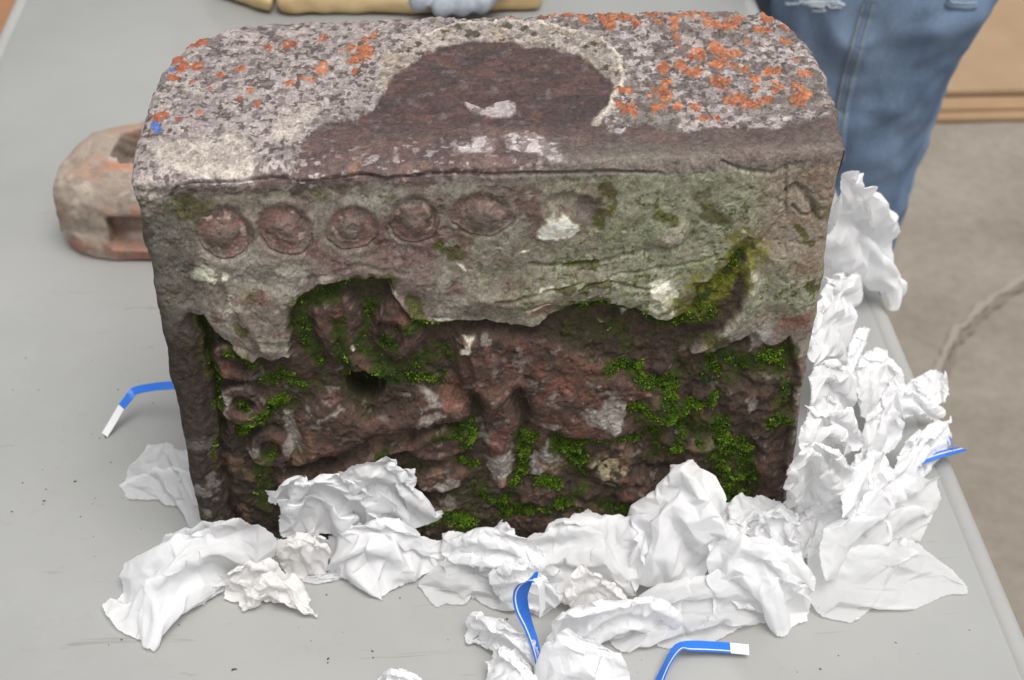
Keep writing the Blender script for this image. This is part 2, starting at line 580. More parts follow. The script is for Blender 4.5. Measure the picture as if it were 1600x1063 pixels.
def poly(pts, pad=0.02, closed=True, warp=1.0):
    "window and signed distance (inside negative) of an outline measured on the photograph"
    q = P2(pts)
    w = win(q[:, 0].min() - pad, q[:, 0].max() + pad, q[:, 1].min() - pad, q[:, 1].max() + pad)
    x = X[w] + (WX[w] - X[w]) * warp
    y = T[w] + (WT[w] - T[w]) * warp
    d = np.full(x.shape, 9.0, np.float32)
    ins = np.zeros(x.shape, bool)
    n = len(q)
    for i in range(n if closed else n - 1):
        a, b = q[i], q[(i + 1) % n]
        d = np.minimum(d, seg_d(x, y, a, b))
        if closed:
            c = (a[1] > y) != (b[1] > y)
            xi = (b[0] - a[0]) * (y - a[1]) / (b[1] - a[1] + 1e-12) + a[0]
            ins ^= c & (x < xi)
    return w, np.where(ins, -d, d)

def line(pts, pad=0.02, warp=1.0):
    return poly(pts, pad, False, warp)

def ell(cx, cy, rx, ry, rot=0.0, pad=1.8, warp=0.7):
    "window and normalised elliptical radius; radii in photograph pixels"
    c = S(cx, cy)
    ax = abs(S(cx + rx, cy)[0] - S(cx - rx, cy)[0]) / 2
    at2 = abs(S(cx, cy + ry)[1] - S(cx, cy - ry)[1]) / 2
    R = max(ax, at2) * pad
    w = win(c[0] - R, c[0] + R, c[1] - R, c[1] + R)
    x = X[w] + (WX[w] - X[w]) * warp - c[0]
    y = T[w] + (WT[w] - T[w]) * warp - c[1]
    a = math.radians(rot)
    u, v = x * math.cos(a) + y * math.sin(a), -x * math.sin(a) + y * math.cos(a)
    return w, np.sqrt((u / ax) ** 2 + (v / at2) ** 2)

H = np.zeros((NR, NC), np.float32)                       # relief, metres out of the stone
big, med, fine = fbm(X, T, 0.06, 4, 11), fbm(X, T, 0.016, 4, 12), fbm(X, T, 0.005, 3, 13)
H += 0.0011 * big + 0.0006 * med + 0.00035 * fine - 0.0008 * smooth(0.45, 0.7, fbm(X, T, 0.006, 3, 15)) * smooth(ZT, ZT - 0.01, T)

def rise(wd, h, e0, e1):
    w, d = wd
    H[w] += h * smooth(e1, e0, d)                        # full inside e0, nothing beyond e1

# --- sunk field of the lower panel
FIELD = [(302, 486), (316, 482), (326, 505), (352, 528), (392, 552), (418, 560), (446, 556), (452, 520), (447, 492), (462, 466),
         (500, 434), (560, 430), (610, 431), (618, 462), (640, 486), (680, 509), (720, 505), (762, 503), (800, 509), (835, 512),
         (868, 488), (900, 478), (930, 476), (962, 474), (990, 485), (1020, 496), (1045, 500), (1078, 490), (1087, 470),
         (1082, 448), (1110, 440), (1140, 415), (1166, 393), (1172, 420), (1166, 470), (1130, 520), (1084, 556), (1120, 556),
         (1150, 538), (1175, 520), (1205, 545), (1235, 530), (1252, 600), (1236, 700), (1226, 790), (1200, 870), (380, 900), (360, 830), (346, 760), (330, 640)]
fw_, fd = poly(FIELD, 0.03)
field = np.zeros((NR, NC), np.float32)
field[fw_] = smooth(0.0006, -0.0028, fd)
deep = np.ones((NR, NC), np.float32)
deep *= 1 - 0.55 * smooth(0.27, 0.35, X)
w, r = ell(1128, 450, 70, 75, 0, 2.0)
deep[w] *= 1 - 0.55 * smooth(1.3, 0.6, r)
H -= 0.0064 * field * deep
w, d = line([(306, 500), (318, 560), (330, 640), (345, 760), (357, 815), (366, 880)], 0.02)     # gutter by the left border
H[w] -= 0.006 * smooth(0.009, 0.002, d)
low = smooth(0.21, 0.12, T) * field
H += low * (0.0016 * fbm(X, T, 0.018, 4, 21) + 0.0008 * fbm(X, T, 0.006, 3, 22))
rough_r = smooth(0.24, 0.30, X) * smooth(0.17, 0.13, T) * field
H += rough_r * (0.0035 * fbm(X, T, 0.014, 3, 23))

# --- cornice: swags, leaf, diagonal fold
rise(line([(330, 412), (470, 402), (620, 425), (760, 465), (900, 445), (1030, 465)], 0.03), 0.003, 0.0, 0.018)
rise(line([(690, 490), (760, 470), (850, 470), (900, 450)], 0.02), 0.002, 0.0, 0.010)
LEAF = [(314, 425), (330, 406), (352, 420), (370, 440), (445, 440), (470, 462), (450, 490), (452, 520), (444, 556), (418, 560), (392, 552), (350, 526), (322, 498)]
rise(poly(LEAF, 0.02), 0.0045, -0.010, 0.0015)
w, d = line([(352, 430), (372, 462), (392, 500), (418, 552)], 0.015)
H[w] += 0.0016 * smooth(0.0045, 0.0, d)
w, d = line([(345, 440), (362, 475), (382, 510), (408, 548)], 0.015)
H[w] -= 0.0022 * smooth(0.004, 0.0, d)
FOLD = [(1166, 393), (1185, 420), (1196, 455), (1178, 500), (1150, 530), (1115, 556), (1075, 562), (1110, 528), (1150, 478), (1160, 440)]
rise(poly(FOLD, 0.02), 0.0055, -0.010, 0.003)
rise(poly([(1180, 395), (1270, 370), (1290, 480), (1265, 520), (1205, 488), (1165, 525), (1195, 470)], 0.02), 0.003, -0.012, 0.004)
for pts, dep, wd_ in (([(830, 412), (880, 418), (945, 409), (1000, 398), (1040, 402)], 0.0022, 0.0022),
                      ([(900, 452), (960, 440), (1010, 455), (1060, 440)], 0.0016, 0.0022),
                      ([(960, 430), (1050, 425), (1120, 405)], 0.0014, 0.002),
                      ([(1130, 262), (1160, 272), (1200, 276), (1222, 272), (1232, 300), (1222, 340), (1190, 380)], 0.0018, 0.002),
                      ([(1232, 310), (1248, 297), (1262, 312), (1275, 330), (1280, 350)], 0.0032, 0.003),
                      ([(1240, 330), (1258, 342), (1275, 345)], 0.0025, 0.002),
                      ([(470, 430), (560, 412), (640, 425)], 0.001, 0.003),
                      ([(1160, 400), (1130, 440), (1105, 452)], 0.0025, 0.006),
                      ([(770, 470), (840, 455), (905, 440)], 0.0014, 0.002)):
    w, d = line(pts, 0.015)
    H[w] -= dep * smooth(wd_, 0.0, d)

# --- crease under the top edge
w, d = line([(262, 300), (275, 281), (300, 277), (380, 273), (540, 271), (640, 270), (700, 271), (800, 274), (870, 273), (940, 272),
             (1000, 273), (1045, 276), (1100, 268), (1180, 272)], 0.015, 0.6)
H[w] -= 0.0024 * smooth(0.0019, 0.0, d) * smooth(0.295, 0.265, X[w])
H += 0.0022 * smooth(0.2915, 0.2945, WT) * smooth(0.36, 0.31, T) * smooth(0.28, 0.16, X)

# --- rosettes
ROS = [(345, 357, 45, 42), (443, 354, 44, 40), (547, 353, 40, 36), (648, 341, 42, 37), (755, 336, 46, 36), (884, 340, 58, 36)]
for i, (cx_, cy_, rx, ry) in enumerate(ROS):
    w, r = ell(cx_, cy_, rx, ry, 0, 1.9, 0.9)
    H[w] += 0.0010 * smooth(1.45, 1.0, r)
    H[w] -= 0.0019 * smooth(1.12, 0.80, r)
    if i < 5:
        H[w] += 0.0040 * smooth(0.86, 0.15, r)
        ty_ = T[w] - S(cx_, cy_)[1]
        H[w] -= 0.0016 * smooth(0.07, 0.0, np.abs(r - 1.0)) * smooth(0.002, -0.006, ty_)
    else:
        w2, r2 = ell(cx_ - 8, cy_ + 6, 44, 28)
        H[w2] += 0.0048 * smooth(1.25, 0.2, r2)
w, r = ell(1042, 370, 42, 26)
H[w] += 0.003 * smooth(1.2, 0.3, r)
w, d = line([(1005, 390), (1040, 398), (1075, 385), (1085, 355)], 0.012)
H[w] -= 0.002 * smooth(0.003, 0, d)

FIG0 = H.copy()
# --- figures in the field
rise(poly([(478, 478), (500, 458), (545, 455), (566, 480), (572, 530), (590, 580), (600, 590), (540, 582), (505, 556), (482, 520)], 0.02), 0.0105, -0.010, 0.002)
w, d = line([(486, 500), (496, 540), (520, 575)], 0.012)
H[w] -= 0.003 * smooth(0.004, 0, d)
w, d = line([(520, 500), (532, 545), (540, 580)], 0.012)
H[w] -= 0.003 * smooth(0.005, 0, d)
rise(poly([(582, 478), (605, 455), (632, 458), (652, 480), (672, 505), (668, 540), (650, 566), (612, 572), (590, 555), (578, 520)], 0.02), 0.0125, -0.012, 0.002)
w, r = ell(610, 522, 24, 28)
H[w] -= 0.0055 * smooth(1.05, 0.75, r)
H[w] += 0.003 * smooth(0.6, 0.2, r)
w, d = line([(592, 520), (605, 494), (628, 500), (642, 512)], 0.012)
H[w] += 0.002 * smooth(0.005, 0, d)
rise(poly([(540, 578), (580, 572), (625, 580), (610, 590), (560, 588)], 0.02), 0.007, -0.004, 0.002)
BODY = [(690, 560), (715, 525), (760, 514), (830, 520), (880, 535), (935, 560), (975, 585), (1040, 600), (1075, 640), (1050, 670),
        (1000, 688), (950, 697), (880, 694), (830, 676), (812, 640), (800, 620), (770, 640), (740, 630), (715, 600)]
rise(poly(BODY, 0.03), 0.0085, -0.009, 0.0015)
rise(line([(745, 545), (760, 600), (785, 660)], 0.03), 0.005, 0.003, 0.014)
rise(poly([(752, 600), (808, 600), (812, 660), (806, 720), (800, 768), (770, 772), (757, 745), (756, 690), (742, 650)], 0.02), 0.0085, -0.009, 0.0015)
w, d = line([(726, 560), (738, 600), (746, 645)], 0.012)
H[w] -= 0.0035 * smooth(0.004, 0, d)
w, d = line([(812, 620), (818, 665), (812, 700)], 0.012)
H[w] -= 0.004 * smooth(0.006, 0, d)
rise(poly([(445, 665), (462, 636), (492, 612), (535, 605), (545, 632), (575, 645), (610, 640), (640, 612), (690, 605), (735, 630), (745, 655),
           (725, 668), (650, 680), (575, 702), (520, 722), (478, 738), (440, 742), (452, 705)], 0.03), 0.0115, -0.013, 0.0012)
rise(poly([(425, 752), (500, 738), (570, 712), (640, 694), (650, 700), (585, 728), (520, 752), (440, 768)], 0.02), 0.0085, -0.005, 0.0015)
w, r = ell(692, 699, 58, 26, 14)
H[w] += 0.008 * smooth(1.05, 0.75, r) - 0.003 * smooth(0.7, 0.4, r)
w, r = ell(690, 758, 52, 22, 3)
H[w] += 0.008 * smooth(1.05, 0.6, r)
rise(poly([(838, 700), (872, 696), (868, 730), (850, 755), (832, 752), (842, 725)], 0.02), 0.005, -0.005, 0.0015)
rise(poly([(806, 768), (850, 760), (872, 780), (860, 800), (810, 798)], 0.02), 0.005, -0.006, 0.002)
rise(poly([(900, 704), (980, 698), (1000, 720), (985, 760), (930, 768), (905, 740)], 0.02), 0.004, -0.008, 0.003)
rise(poly([(660, 790), (740, 790), (775, 815), (740, 850), (660, 850)], 0.02), 0.005, -0.008, 0.003)
rise(poly([(950, 750), (1010, 740), (1030, 790), (960, 810)], 0.02), 0.005, -0.008, 0.003)
for (cx_, cy_, rx, ry, hh) in ((1046, 655, 40, 22, 5), (1090, 712, 34, 26, 6), (1100, 668, 26, 16, 4), (1165, 640, 36, 30, 4), (1115, 620, 40, 16, 3),
                               (990, 780, 22, 16, 6), (935, 690, 60, 10, 2), (1205, 740, 30, 46, 6), (1200, 610, 34, 30, 5), (1150, 780, 30, 20, 5),
                               (1085, 760, 26, 22, 5), (905, 790, 26, 16, 4), (470, 830, 34, 20, 6), (400, 815, 30, 22, 3), (880, 830, 50, 16, 4)):
    w, r = ell(cx_, cy_, rx, ry, 0, 1.8, 1.6)
    H[w] += hh * 0.001 * smooth(1.2, 0.4, r)
for (cx_, cy_, rx, ry) in ((363, 566, 42, 28), (378, 634, 42, 30), (424, 702, 36, 28)):
    w, r = ell(cx_, cy_, rx, ry, 0, 1.9)
    H[w] += 0.009 * smooth(1.06, 0.86, r) - 0.0055 * smooth(0.62, 0.36, r)

# worn down: the figures are low, chipped and gritty
fig_ = smooth(0.002, 0.006, H - FIG0)
lowr = fbm3(X, T, H * 2, 0.012, 4, 161)
H = FIG0 + (H - FIG0) * 0.74
grit = field * smooth(0.27, 0.20, T) * (1 - 0.55 * fig_)
H += grit * (0.0008 * lowr + 0.0005 * fbm3(X, T, H * 2, 0.0045, 3, 162) - 0.0010 * smooth(0.35, 0.7, fbm3(X, T, H * 2, 0.008, 3, 163)))
H -= field * fig_ * 0.0010 * smooth(0.4, 0.6, fbm3(X, T, H * 2, 0.010, 3, 164))
w, r = ell(571, 607, 31, 28, 0, 1.6, 0.4)                # the drilled hole
H[w] -= 0.018 * smooth(1.06, 0.86, r)

# --- top: bare sunk patch, crusts of lichen
BARE = [(440, 271), (462, 268), (468, 240), (482, 208), (520, 196), (560, 192), (590, 160), (606, 130), (640, 98), (690, 73), (735, 65), (800, 66),
        (825, 74), (900, 84), (940, 108), (957, 132), (952, 160), (938, 186), (948, 206), (962, 219), (985, 204), (1012, 198), (1060, 213),
        (1100, 204), (1135, 199), (1200, 208), (1255, 199), (1295, 186), (1310, 160), (1345, 140), (1350, 290), (1000, 271), (700, 270), (540, 271)]
bw_, bd = poly(BARE, 0.02, True, 1.4)
top = smooth(ZT - 0.003, ZT + 0.004, T)
bare = np.zeros((NR, NC), np.float32)
bare[bw_] = smooth(0.0008, -0.0008, bd)
bare = np.maximum(bare, 1 - top)
rim = np.zeros((NR, NC), np.float32)
cap_l = smooth(0.028, 0.005, X) * smooth(0.272, 0.285, WT + 0.006 * fbm(X, T, 0.02, 3, 44))   # crust runs over the upper left corner
cap2 = smooth(0.075, 0.06, WX) * smooth(0.288, 0.293, WT)
crust = np.maximum((1 - bare) * top, np.maximum(cap_l, cap2))
w1, w2, wc = worley(WX, WT, 0.0055, 1)
v1, v2, vc = worley(X, T, 0.0022, 2)
pit = smooth(0.10, 0.34, w2 - w1)
lump = np.clip(1 - w1, 0, 1)
H += crust * (0.0009 + 0.0004 * lump * (0.4 + wc) + 0.0003 * np.clip(1 - v1, 0, 1) + 0.0006 * fbm(X, T, 0.010, 3, 41) + 0.0010 * fbm(X, T, 0.0034, 4, 43))
H += top * bare * 0.0009 * fbm(X * 0.35, T, 0.004, 4, 42)
w, d = line([(594, 165), (588, 130), (602, 92), (650, 60), (720, 40), (800, 36), (870, 46), (935, 64), (966, 92), (971, 130), (952, 165), (926, 196)], 0.012, 1.2)
rim[w] = smooth(0.0022, 0.0006, d)
H += rim * 0.0012

# --- colour of the stone (its own stains, lichens and bare patches)
col = np.zeros((NR, NC, 3), np.float32)
def mix(c, m, w=None):
    c = np.array(c, np.float32)
    if w is None:
        w = (slice(None), slice(None))
    m = np.clip(m, 0, 1)[..., None]
    col[w] = col[w] * (1 - m) + c * m
def nz_(scale, seed, lo, hi, octs=4):
    return smooth(lo, hi, fbm3(X, T, H * 1.2, scale, octs, seed))

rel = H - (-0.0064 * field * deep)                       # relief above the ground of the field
# ground: brown purple sandstone, then the grey weathered skin of the cornice
col[:] = (110, 98, 92)
mix((126, 118, 112), nz_(0.018, 51, -0.15, 0.45))
mix((98, 74, 72), nz_(0.012, 52, 0.2, 0.6))
mix((140, 131, 124), nz_(0.006, 53, 0.2, 0.7) * 0.4)
mix((94, 85, 80), nz_(0.0045, 83, 0.3, 0.7) * 0.45)
g = smooth(0.17, 0.27, X + 0.03 * fbm(X, T, 0.05, 3, 54)) * smooth(0.17, 0.20, T)
mix((126, 126, 108), g * 0.8)
mix((138, 138, 122), g * nz_(0.006, 55, 0.1, 0.6) * 0.6)
mix((114, 117, 94), g * nz_(0.009, 56, 0.25, 0.6) * 0.8)
mix((78, 86, 50), g * nz_(0.0024, 57, 0.40, 0.6, 3) * nz_(0.02, 58, -0.2, 0.3))
mix((128, 112, 104), smooth(0.330, 0.345, X + 0.008 * fbm(X, T, 0.02, 3, 59)) * smooth(0.2, 0.24, T) * 0.8)
mix((124, 98, 88), smooth(0.30, 0.36, X) * nz_(0.02, 60, 0.1, 0.5) * smooth(0.15, 0.2, T) * 0.6)
mix((104, 84, 84), nz_(0.02, 82, 0.1, 0.5) * smooth(0.24, 0.17, X) * smooth(0.19, 0.22, T) * 0.6)
# rosettes: purplish, rims pale and red
for i, (cx_, cy_, rx, ry) in enumerate(ROS):
    w, r = ell(cx_, cy_, rx, ry, 0, 1.5)
    k = (1, 1, .95, .8, .5, .35)[i]
    mix((86, 69, 66), smooth(1.15, 0.70, r) * 0.8 * k, w)
    mix((150, 128, 120), smooth(0.16, 0.04, np.abs(r - 0.66)) * smooth(-0.1, 0.4, fbm(X[w], T[w], 0.004, 3, 61)) * k, w)
    mix((118, 84, 80), smooth(1.05, 0.85, r) * smooth(0.1, 0.5, fbm(X[w], T[w], 0.009, 3, 62)) * 0.7 * k, w)
    mix((110, 96, 92), smooth(0.55, 0.3, r) * 0.7 * k, w)
w, r = ell(872, 354, 32, 22, 10, 1.8, 1.8)
mix((226, 222, 204), smooth(1.05, 0.8, r), w)
mix((150, 150, 110), smooth(0.55, 0.2, r) * smooth(0.0, 0.3, fbm(X[w], T[w], 0.004, 3, 63)) * 0.8, w)
w, r = ell(920, 325, 22, 24, 0, 1.8, 1.6)
mix((98, 86, 90), smooth(1.1, 0.3, r) * 0.8, w)
w, r = ell(1048, 378, 30, 18, 0, 1.8, 1.6)
mix((150, 136, 132), smooth(1.1, 0.3, r) * 0.7, w)
# left border: grey brown above, dark below
lb = smooth(0.033, 0.024, WX) * smooth(0.285, 0.272, T)
mix((92, 86, 82), lb * 0.9)
mix((74, 69, 64), lb * nz_(0.012, 64, 0.0, 0.5))
mix((54, 45, 42), smooth(0.215, 0.165, T + 0.012 * fbm(X, T, 0.02, 3, 65)) * smooth(0.036, 0.030, X))
mix((122, 116, 116), lb * smooth(0.13, 0.08, T) * nz_(0.010, 66, 0.1, 0.35) * 0.65)
w, d = line([(236, 330), (262, 318), (290, 292), (330, 285), (420, 283), (560, 280)], 0.02)
mix((72, 74, 58), smooth(0.010, 0.001, d) * smooth(-0.25, 0.25, fbm(X[w], T[w], 0.007, 4, 84)) * 0.8, w)
# field: dark brown, figures red brown with grey rubbed places
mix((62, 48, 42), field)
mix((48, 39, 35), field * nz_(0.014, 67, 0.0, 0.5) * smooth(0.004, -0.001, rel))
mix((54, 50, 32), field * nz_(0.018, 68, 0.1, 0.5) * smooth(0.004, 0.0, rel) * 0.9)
up = smooth(0.0022, 0.0056, rel) * field
mix((78, 57, 51), up * 0.85)
mix((84, 58, 50), up * nz_(0.016, 69, 0.1, 0.5))
mix((62, 49, 45), up * nz_(0.010, 70, 0.1, 0.5) * 0.8)
mix((104, 62, 52), up * nz_(0.007, 71, 0.55, 0.75) * 0.7)
mix((124, 115, 114), up * nz_(0.010, 72, 0.62, 0.78) * 0.7)
mix((118, 109, 106), field * smooth(0.20, 0.14, T) * nz_(0.007, 73, 0.66, 0.78) * 0.6)
gx, gt = np.gradient(H, axis=1), np.gradient(H, axis=0)
edge = smooth(0.0004, 0.0011, gt * -1) * up               # rubbed lower edges
mix((120, 112, 109), edge * nz_(0.012, 74, 0.1, 0.45) * 0.7)
hi = smooth(0.0105, 0.0135, rel) * field
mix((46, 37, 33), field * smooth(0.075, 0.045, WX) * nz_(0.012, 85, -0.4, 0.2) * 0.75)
# the pale rubbed places one can point to
def patch(pts, c, k=1.0, e=0.0016, warp=2.0, br=0.25):
    w, d = poly(pts, 0.012, True, warp)
    m = smooth(e, -e, d) * (1 - br + br * smooth(-0.3, 0.2, fbm3(X[w], T[w], H[w] * 1.2, 0.0035, 3, 75)))
    mix(c, m * k, w)
GREY = (136, 128, 126)
for pts in ([(752, 672), (768, 680), (766, 697), (752, 690)], [(757, 722), (775, 712), (800, 705), (806, 680), (798, 738), (790, 742), (776, 768), (760, 755)],
            [(838, 716), (858, 700), (874, 700), (872, 730), (848, 755), (834, 748)], [(648, 606), (668, 610), (690, 630), (670, 634)],
            [(655, 640), (690, 640), (655, 670), (640, 660)], [(905, 640), (950, 622), (990, 640), (960, 680), (930, 668)], [(935, 578), (960, 570), (985, 560), (970, 580)],
            [(440, 650), (455, 650), (470, 700), (455, 705)], [(345, 618), (358, 622), (352, 650), (372, 664), (400, 655), (408, 640), (412, 652), (385, 668), (345, 655)],
            [(392, 690), (410, 690), (405, 710), (392, 712)], [(355, 590), (395, 585), (398, 574), (404, 586), (385, 598), (355, 600)],
            [(652, 762), (680, 765), (705, 748), (722, 762), (712, 778), (690, 778)], [(1030, 658), (1055, 652), (1058, 664), (1035, 672)],
            [(1165, 636), (1182, 625), (1188, 640), (1174, 655)], [(1092, 696), (1115, 690), (1112, 706), (1095, 708)], [(1112, 604), (1126, 605), (1120, 622)],
            [(1165, 520), (1200, 500), (1215, 520), (1190, 545), (1175, 552), (1180, 535)], [(1195, 590), (1232, 592), (1230, 600), (1205, 600)],
            [(555, 582), (572, 577), (600, 588), (570, 590), (548, 588)], [(520, 640), (535, 645), (500, 665)]):
    patch(pts, GREY, 0.9)
for pts in ([(690, 600), (720, 590), (740, 620), (720, 640), (690, 635)], [(763, 668), (795, 670), (790, 700), (770, 706)], [(340, 560), (352, 575), (350, 590), (332, 578)],
            [(770, 745), (788, 750), (785, 765), (772, 762)], [(830, 660), (850, 662), (840, 672)], [(870, 590), (905, 595), (890, 620), (850, 610)],
            [(1000, 568), (1025, 568), (1015, 580)], [(1068, 560), (1085, 565), (1072, 575)], [(830, 470), (866, 462), (862, 495), (820, 498)],
            [(1225, 490), (1275, 492), (1262, 520), (1220, 512)], [(502, 515), (510, 520), (508, 532), (500, 528)]):
    patch(pts, (126, 76, 66), 0.6, 0.0025)
CREAM = (226, 220, 208)
for pts in ([(606, 448), (618, 444), (624, 454), (610, 460)], [(676, 499), (700, 496), (720, 502), (690, 506)], [(838, 446), (862, 440), (866, 447), (838, 452)], [(815, 480), (855, 470), (862, 474), (822, 486)],
            [(726, 543), (737, 536), (741, 543), (726, 557), (718, 556)], [(728, 530), (742, 528), (738, 538)], [(712, 414), (724, 412), (726, 420)], [(816, 392), (830, 388), (826, 396)],
            [(1152, 368), (1162, 366), (1160, 374)], [(548, 534), (556, 530), (553, 540)], [(520, 552), (530, 560), (524, 562)], [(1010, 440), (1045, 446), (1062, 470), (1040, 488), (1020, 460)],
            [(305, 325), (315, 325), (312, 336)], [(936, 513), (948, 516), (940, 520)], [(972, 500), (980, 502), (974, 510)]):
    patch(pts, CREAM, 0.85, 0.0009, 1.5)
w, d = line([(308, 410), (320, 425), (345, 420), (352, 445), (360, 470)], 0.02)
mix((190, 190, 174), smooth(0.011, 0.0, d) * smooth(0.0, 0.4, fbm(X[w], T[w], 0.006, 4, 76)) * 0.9, w)
w, d = line([(380, 420), (430, 415), (470, 425), (500, 425)], 0.02)
mix((172, 162, 156), smooth(0.012, 0.0, d) * smooth(0.1, 0.5, fbm(X[w], T[w], 0.006, 4, 77)) * 0.8, w)
w, d = line([(1168, 420), (1182, 440), (1172, 470)], 0.02)
mix((178, 166, 160), smooth(0.007, 0.0, d) * smooth(-0.1, 0.4, fbm(X[w], T[w], 0.005, 4, 78)) * 0.8, w)
w, d = line([(1000, 470), (1040, 490), (1075, 488)], 0.02)
mix((190, 182, 172), smooth(0.006, 0.0, d) * smooth(0.0, 0.4, fbm(X[w], T[w], 0.004, 4, 79)) * 0.8, w)
w, d = poly([(950, 710), (985, 705), (985, 760), (945, 772), (925, 740)], 0.02)
mix((140, 126, 98), smooth(0.004, -0.004, d) * smooth(-0.1, 0.4, fbm(X[w], T[w], 0.006, 4, 80)), w)
mix((104, 78, 62), smooth(0.12, 0.09, T) * field * nz_(0.015, 81, 0.35, 0.6) * 0.6)

lum_ = col @ np.array((.3, .6, .1), np.float32)
col = lum_[..., None] + (col - lum_[..., None]) * (0.84 - 0.02 * field[..., None])
col *= np.array((0.985, 0.995, 0.955), np.float32)
# moss: where it grows
moss = np.zeros((NR, NC), np.float32)
def grow(pts, r, k=1.0):
    r = r * 1.45
    w, d = line(pts, 0.02 + r, 2.4)
    moss[w] = np.maximum(moss[w], k * smooth(r, r * 0.10, d))
for pts, r, k in (([(312, 490), (310, 520), (322, 560), (332, 610), (338, 660)], .005, .6), ([(365, 500), (385, 520)], .003, .9), ([(372, 556), (385, 562)], .006, 1),
                  ([(405, 588), (440, 590), (470, 605)], .004, .8), ([(440, 625), (425, 640), (400, 660), (385, 670)], .0055, 1), ([(372, 634), (386, 636)], .004, .95), ([(418, 704), (428, 706)], .004, .85),
                  ([(335, 660), (338, 700), (345, 740)], .003, .5), ([(410, 740), (420, 770), (410, 800)], .006, .5), ([(440, 690), (420, 725)], .003, .6),
                  ([(462, 480), (480, 462), (520, 445), (560, 440), (608, 436)], .006, .62), ([(470, 490), (478, 530), (500, 570)], .005, .75), ([(528, 500), (538, 550), (540, 575)], .006, .7),
                  ([(572, 480), (568, 530), (585, 575), (640, 588), (690, 598)], .0045, .68), ([(610, 518), (612, 540)], .006, .8), ([(640, 465), (652, 490), (665, 510)], .005, .85), ([(640, 505), (690, 520), (720, 515)], .005, .6),
                  ([(548, 598), (572, 592), (598, 600)], .006, .9), ([(555, 615), (590, 618)], .006, .6), ([(620, 600), (660, 592), (700, 604)], .003, .8), ([(640, 580), (700, 560)], .008, .5),
                  ([(690, 382), (712, 392)], .006, .7), ([(880, 417), (935, 411)], .003, .85), ([(915, 455), (955, 450)], .004, .9), ([(865, 446), (880, 452)], .003, .6), ([(900, 462), (915, 468)], .003, .6),
                  ([(945, 300), (950, 330), (930, 350)], .004, .6), ([(1030, 345), (1050, 340)], .005, .45), ([(1110, 310), (1120, 350)], .006, .4), ([(1255, 365), (1262, 372)], .004, 1), ([(1270, 440), (1274, 450)], .003, .9),
                  ([(880, 487), (960, 482), (1010, 500), (1060, 506), (1090, 490)], .0045, .95), ([(900, 510), (960, 520), (1020, 520), (1060, 515)], .008, .30), ([(930, 540), (1000, 545)], .007, .25),
                  ([(1088, 478), (1108, 465), (1130, 440), (1160, 405)], .009, .6), ([(1150, 400), (1165, 390)], .006, .7), ([(1105, 470), (1110, 490)], .008, .9),
                  ([(955, 580), (985, 575), (1010, 600), (1040, 602), (1048, 625), (1060, 650)], .0055, 1), ([(990, 645), (1020, 640), (1060, 648), (1110, 632), (1122, 628)], .005, 1), ([(1065, 650), (1072, 690), (1062, 710)], .0065, 1),
                  ([(1112, 560), (1122, 590)], .005, 1), ([(1118, 535), (1140, 548)], .006, .8), ([(1150, 560), (1165, 580), (1200, 560), (1225, 560)], .008, 1), ([(1180, 570), (1215, 575)], .008, .6),
                  ([(1128, 670), (1135, 700), (1150, 725)], .009, .85), ([(1135, 745), (1150, 755), (1175, 745), (1165, 710)], .007, 1), ([(1140, 770), (1165, 775)], .007, 1), ([(1205, 670), (1225, 660)], .005, .7), ([(1220, 600), (1230, 640)], .008, .4),
                  ([(820, 688), (826, 720), (815, 748), (805, 760)], .0065, 1), ([(880, 704), (900, 715), (905, 740)], .0085, 1), ([(870, 698), (930, 698), (1000, 690), (1030, 680)], .004, .9), ([(850, 755), (865, 765)], .005, 1), ([(880, 790), (910, 770)], .004, .7),
                  ([(782, 790), (792, 808), (830, 806), (848, 800)], .006, 1), ([(870, 790), (885, 795)], .006, .9), ([(655, 820), (690, 815)], .005, .9), ([(700, 812), (745, 820), (735, 840)], .008, .9), ([(740, 780), (770, 790)], .005, .6),
                  ([(690, 682), (730, 668), (738, 682), (728, 700)], .0045, .95), ([(730, 730), (742, 735)], .005, .8), ([(590, 710), (600, 716)], .003, .7), ([(950, 800), (985, 808)], .005, .7), ([(910, 820), (930, 830)], .006, .9),
                  ([(1010, 660), (1035, 690), (1020, 720)], .006, .5), ([(1085, 640), (1095, 680), (1120, 730)], .006, .45), ([(1090, 590), (1130, 600)], .010, .4), ([(300, 270), (420, 288), (560, 283)], .007, .28), ([(258, 320), (290, 300)], .006, .35), ([(310, 800), (316, 815)], .003, .9)):
    grow(pts, r, k)
moss *= 1 - smooth(ZT - 0.01, ZT, T)
mn = fbm(X, T, 0.0055, 4, 91)
mossy = smooth(0.44, 0.64, moss * 0.74 + 0.48 * fbm3(X, T, H, 0.0050, 4, 94) + 0.12 * mn) * smooth(0.05, 0.25, moss)
film = smooth(0.10, 0.45, moss + 0.25 * fbm(X, T, 0.012, 4, 92))
mix((56, 54, 28), film * 0.7)
mix((44, 54, 18), smooth(0.25, 0.55, moss + 0.25 * mn) * field * 0.8)
mix((42, 52, 20), mossy * field * 0.85)
mix((84, 88, 44), mossy * (1 - field) * (0.35 + 0.65 * nz_(0.0022, 95, -0.1, 0.3, 2)) * 0.85)
H += 0.0006 * mossy * field * (0.6 + 0.8 * np.clip(fbm(X, T, 0.002, 2, 93), -0.5, 1))
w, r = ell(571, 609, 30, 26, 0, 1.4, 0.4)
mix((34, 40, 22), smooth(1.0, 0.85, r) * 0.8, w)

w, d = line([(1092, 470), (1112, 456), (1135, 432), (1160, 402)], 0.03, 1.5)
mix((98, 98, 34), smooth(0.022, 0.006, d) * smooth(-0.4, 0.2, fbm(X[w], T[w], 0.006, 4, 96)) * 0.85, w)
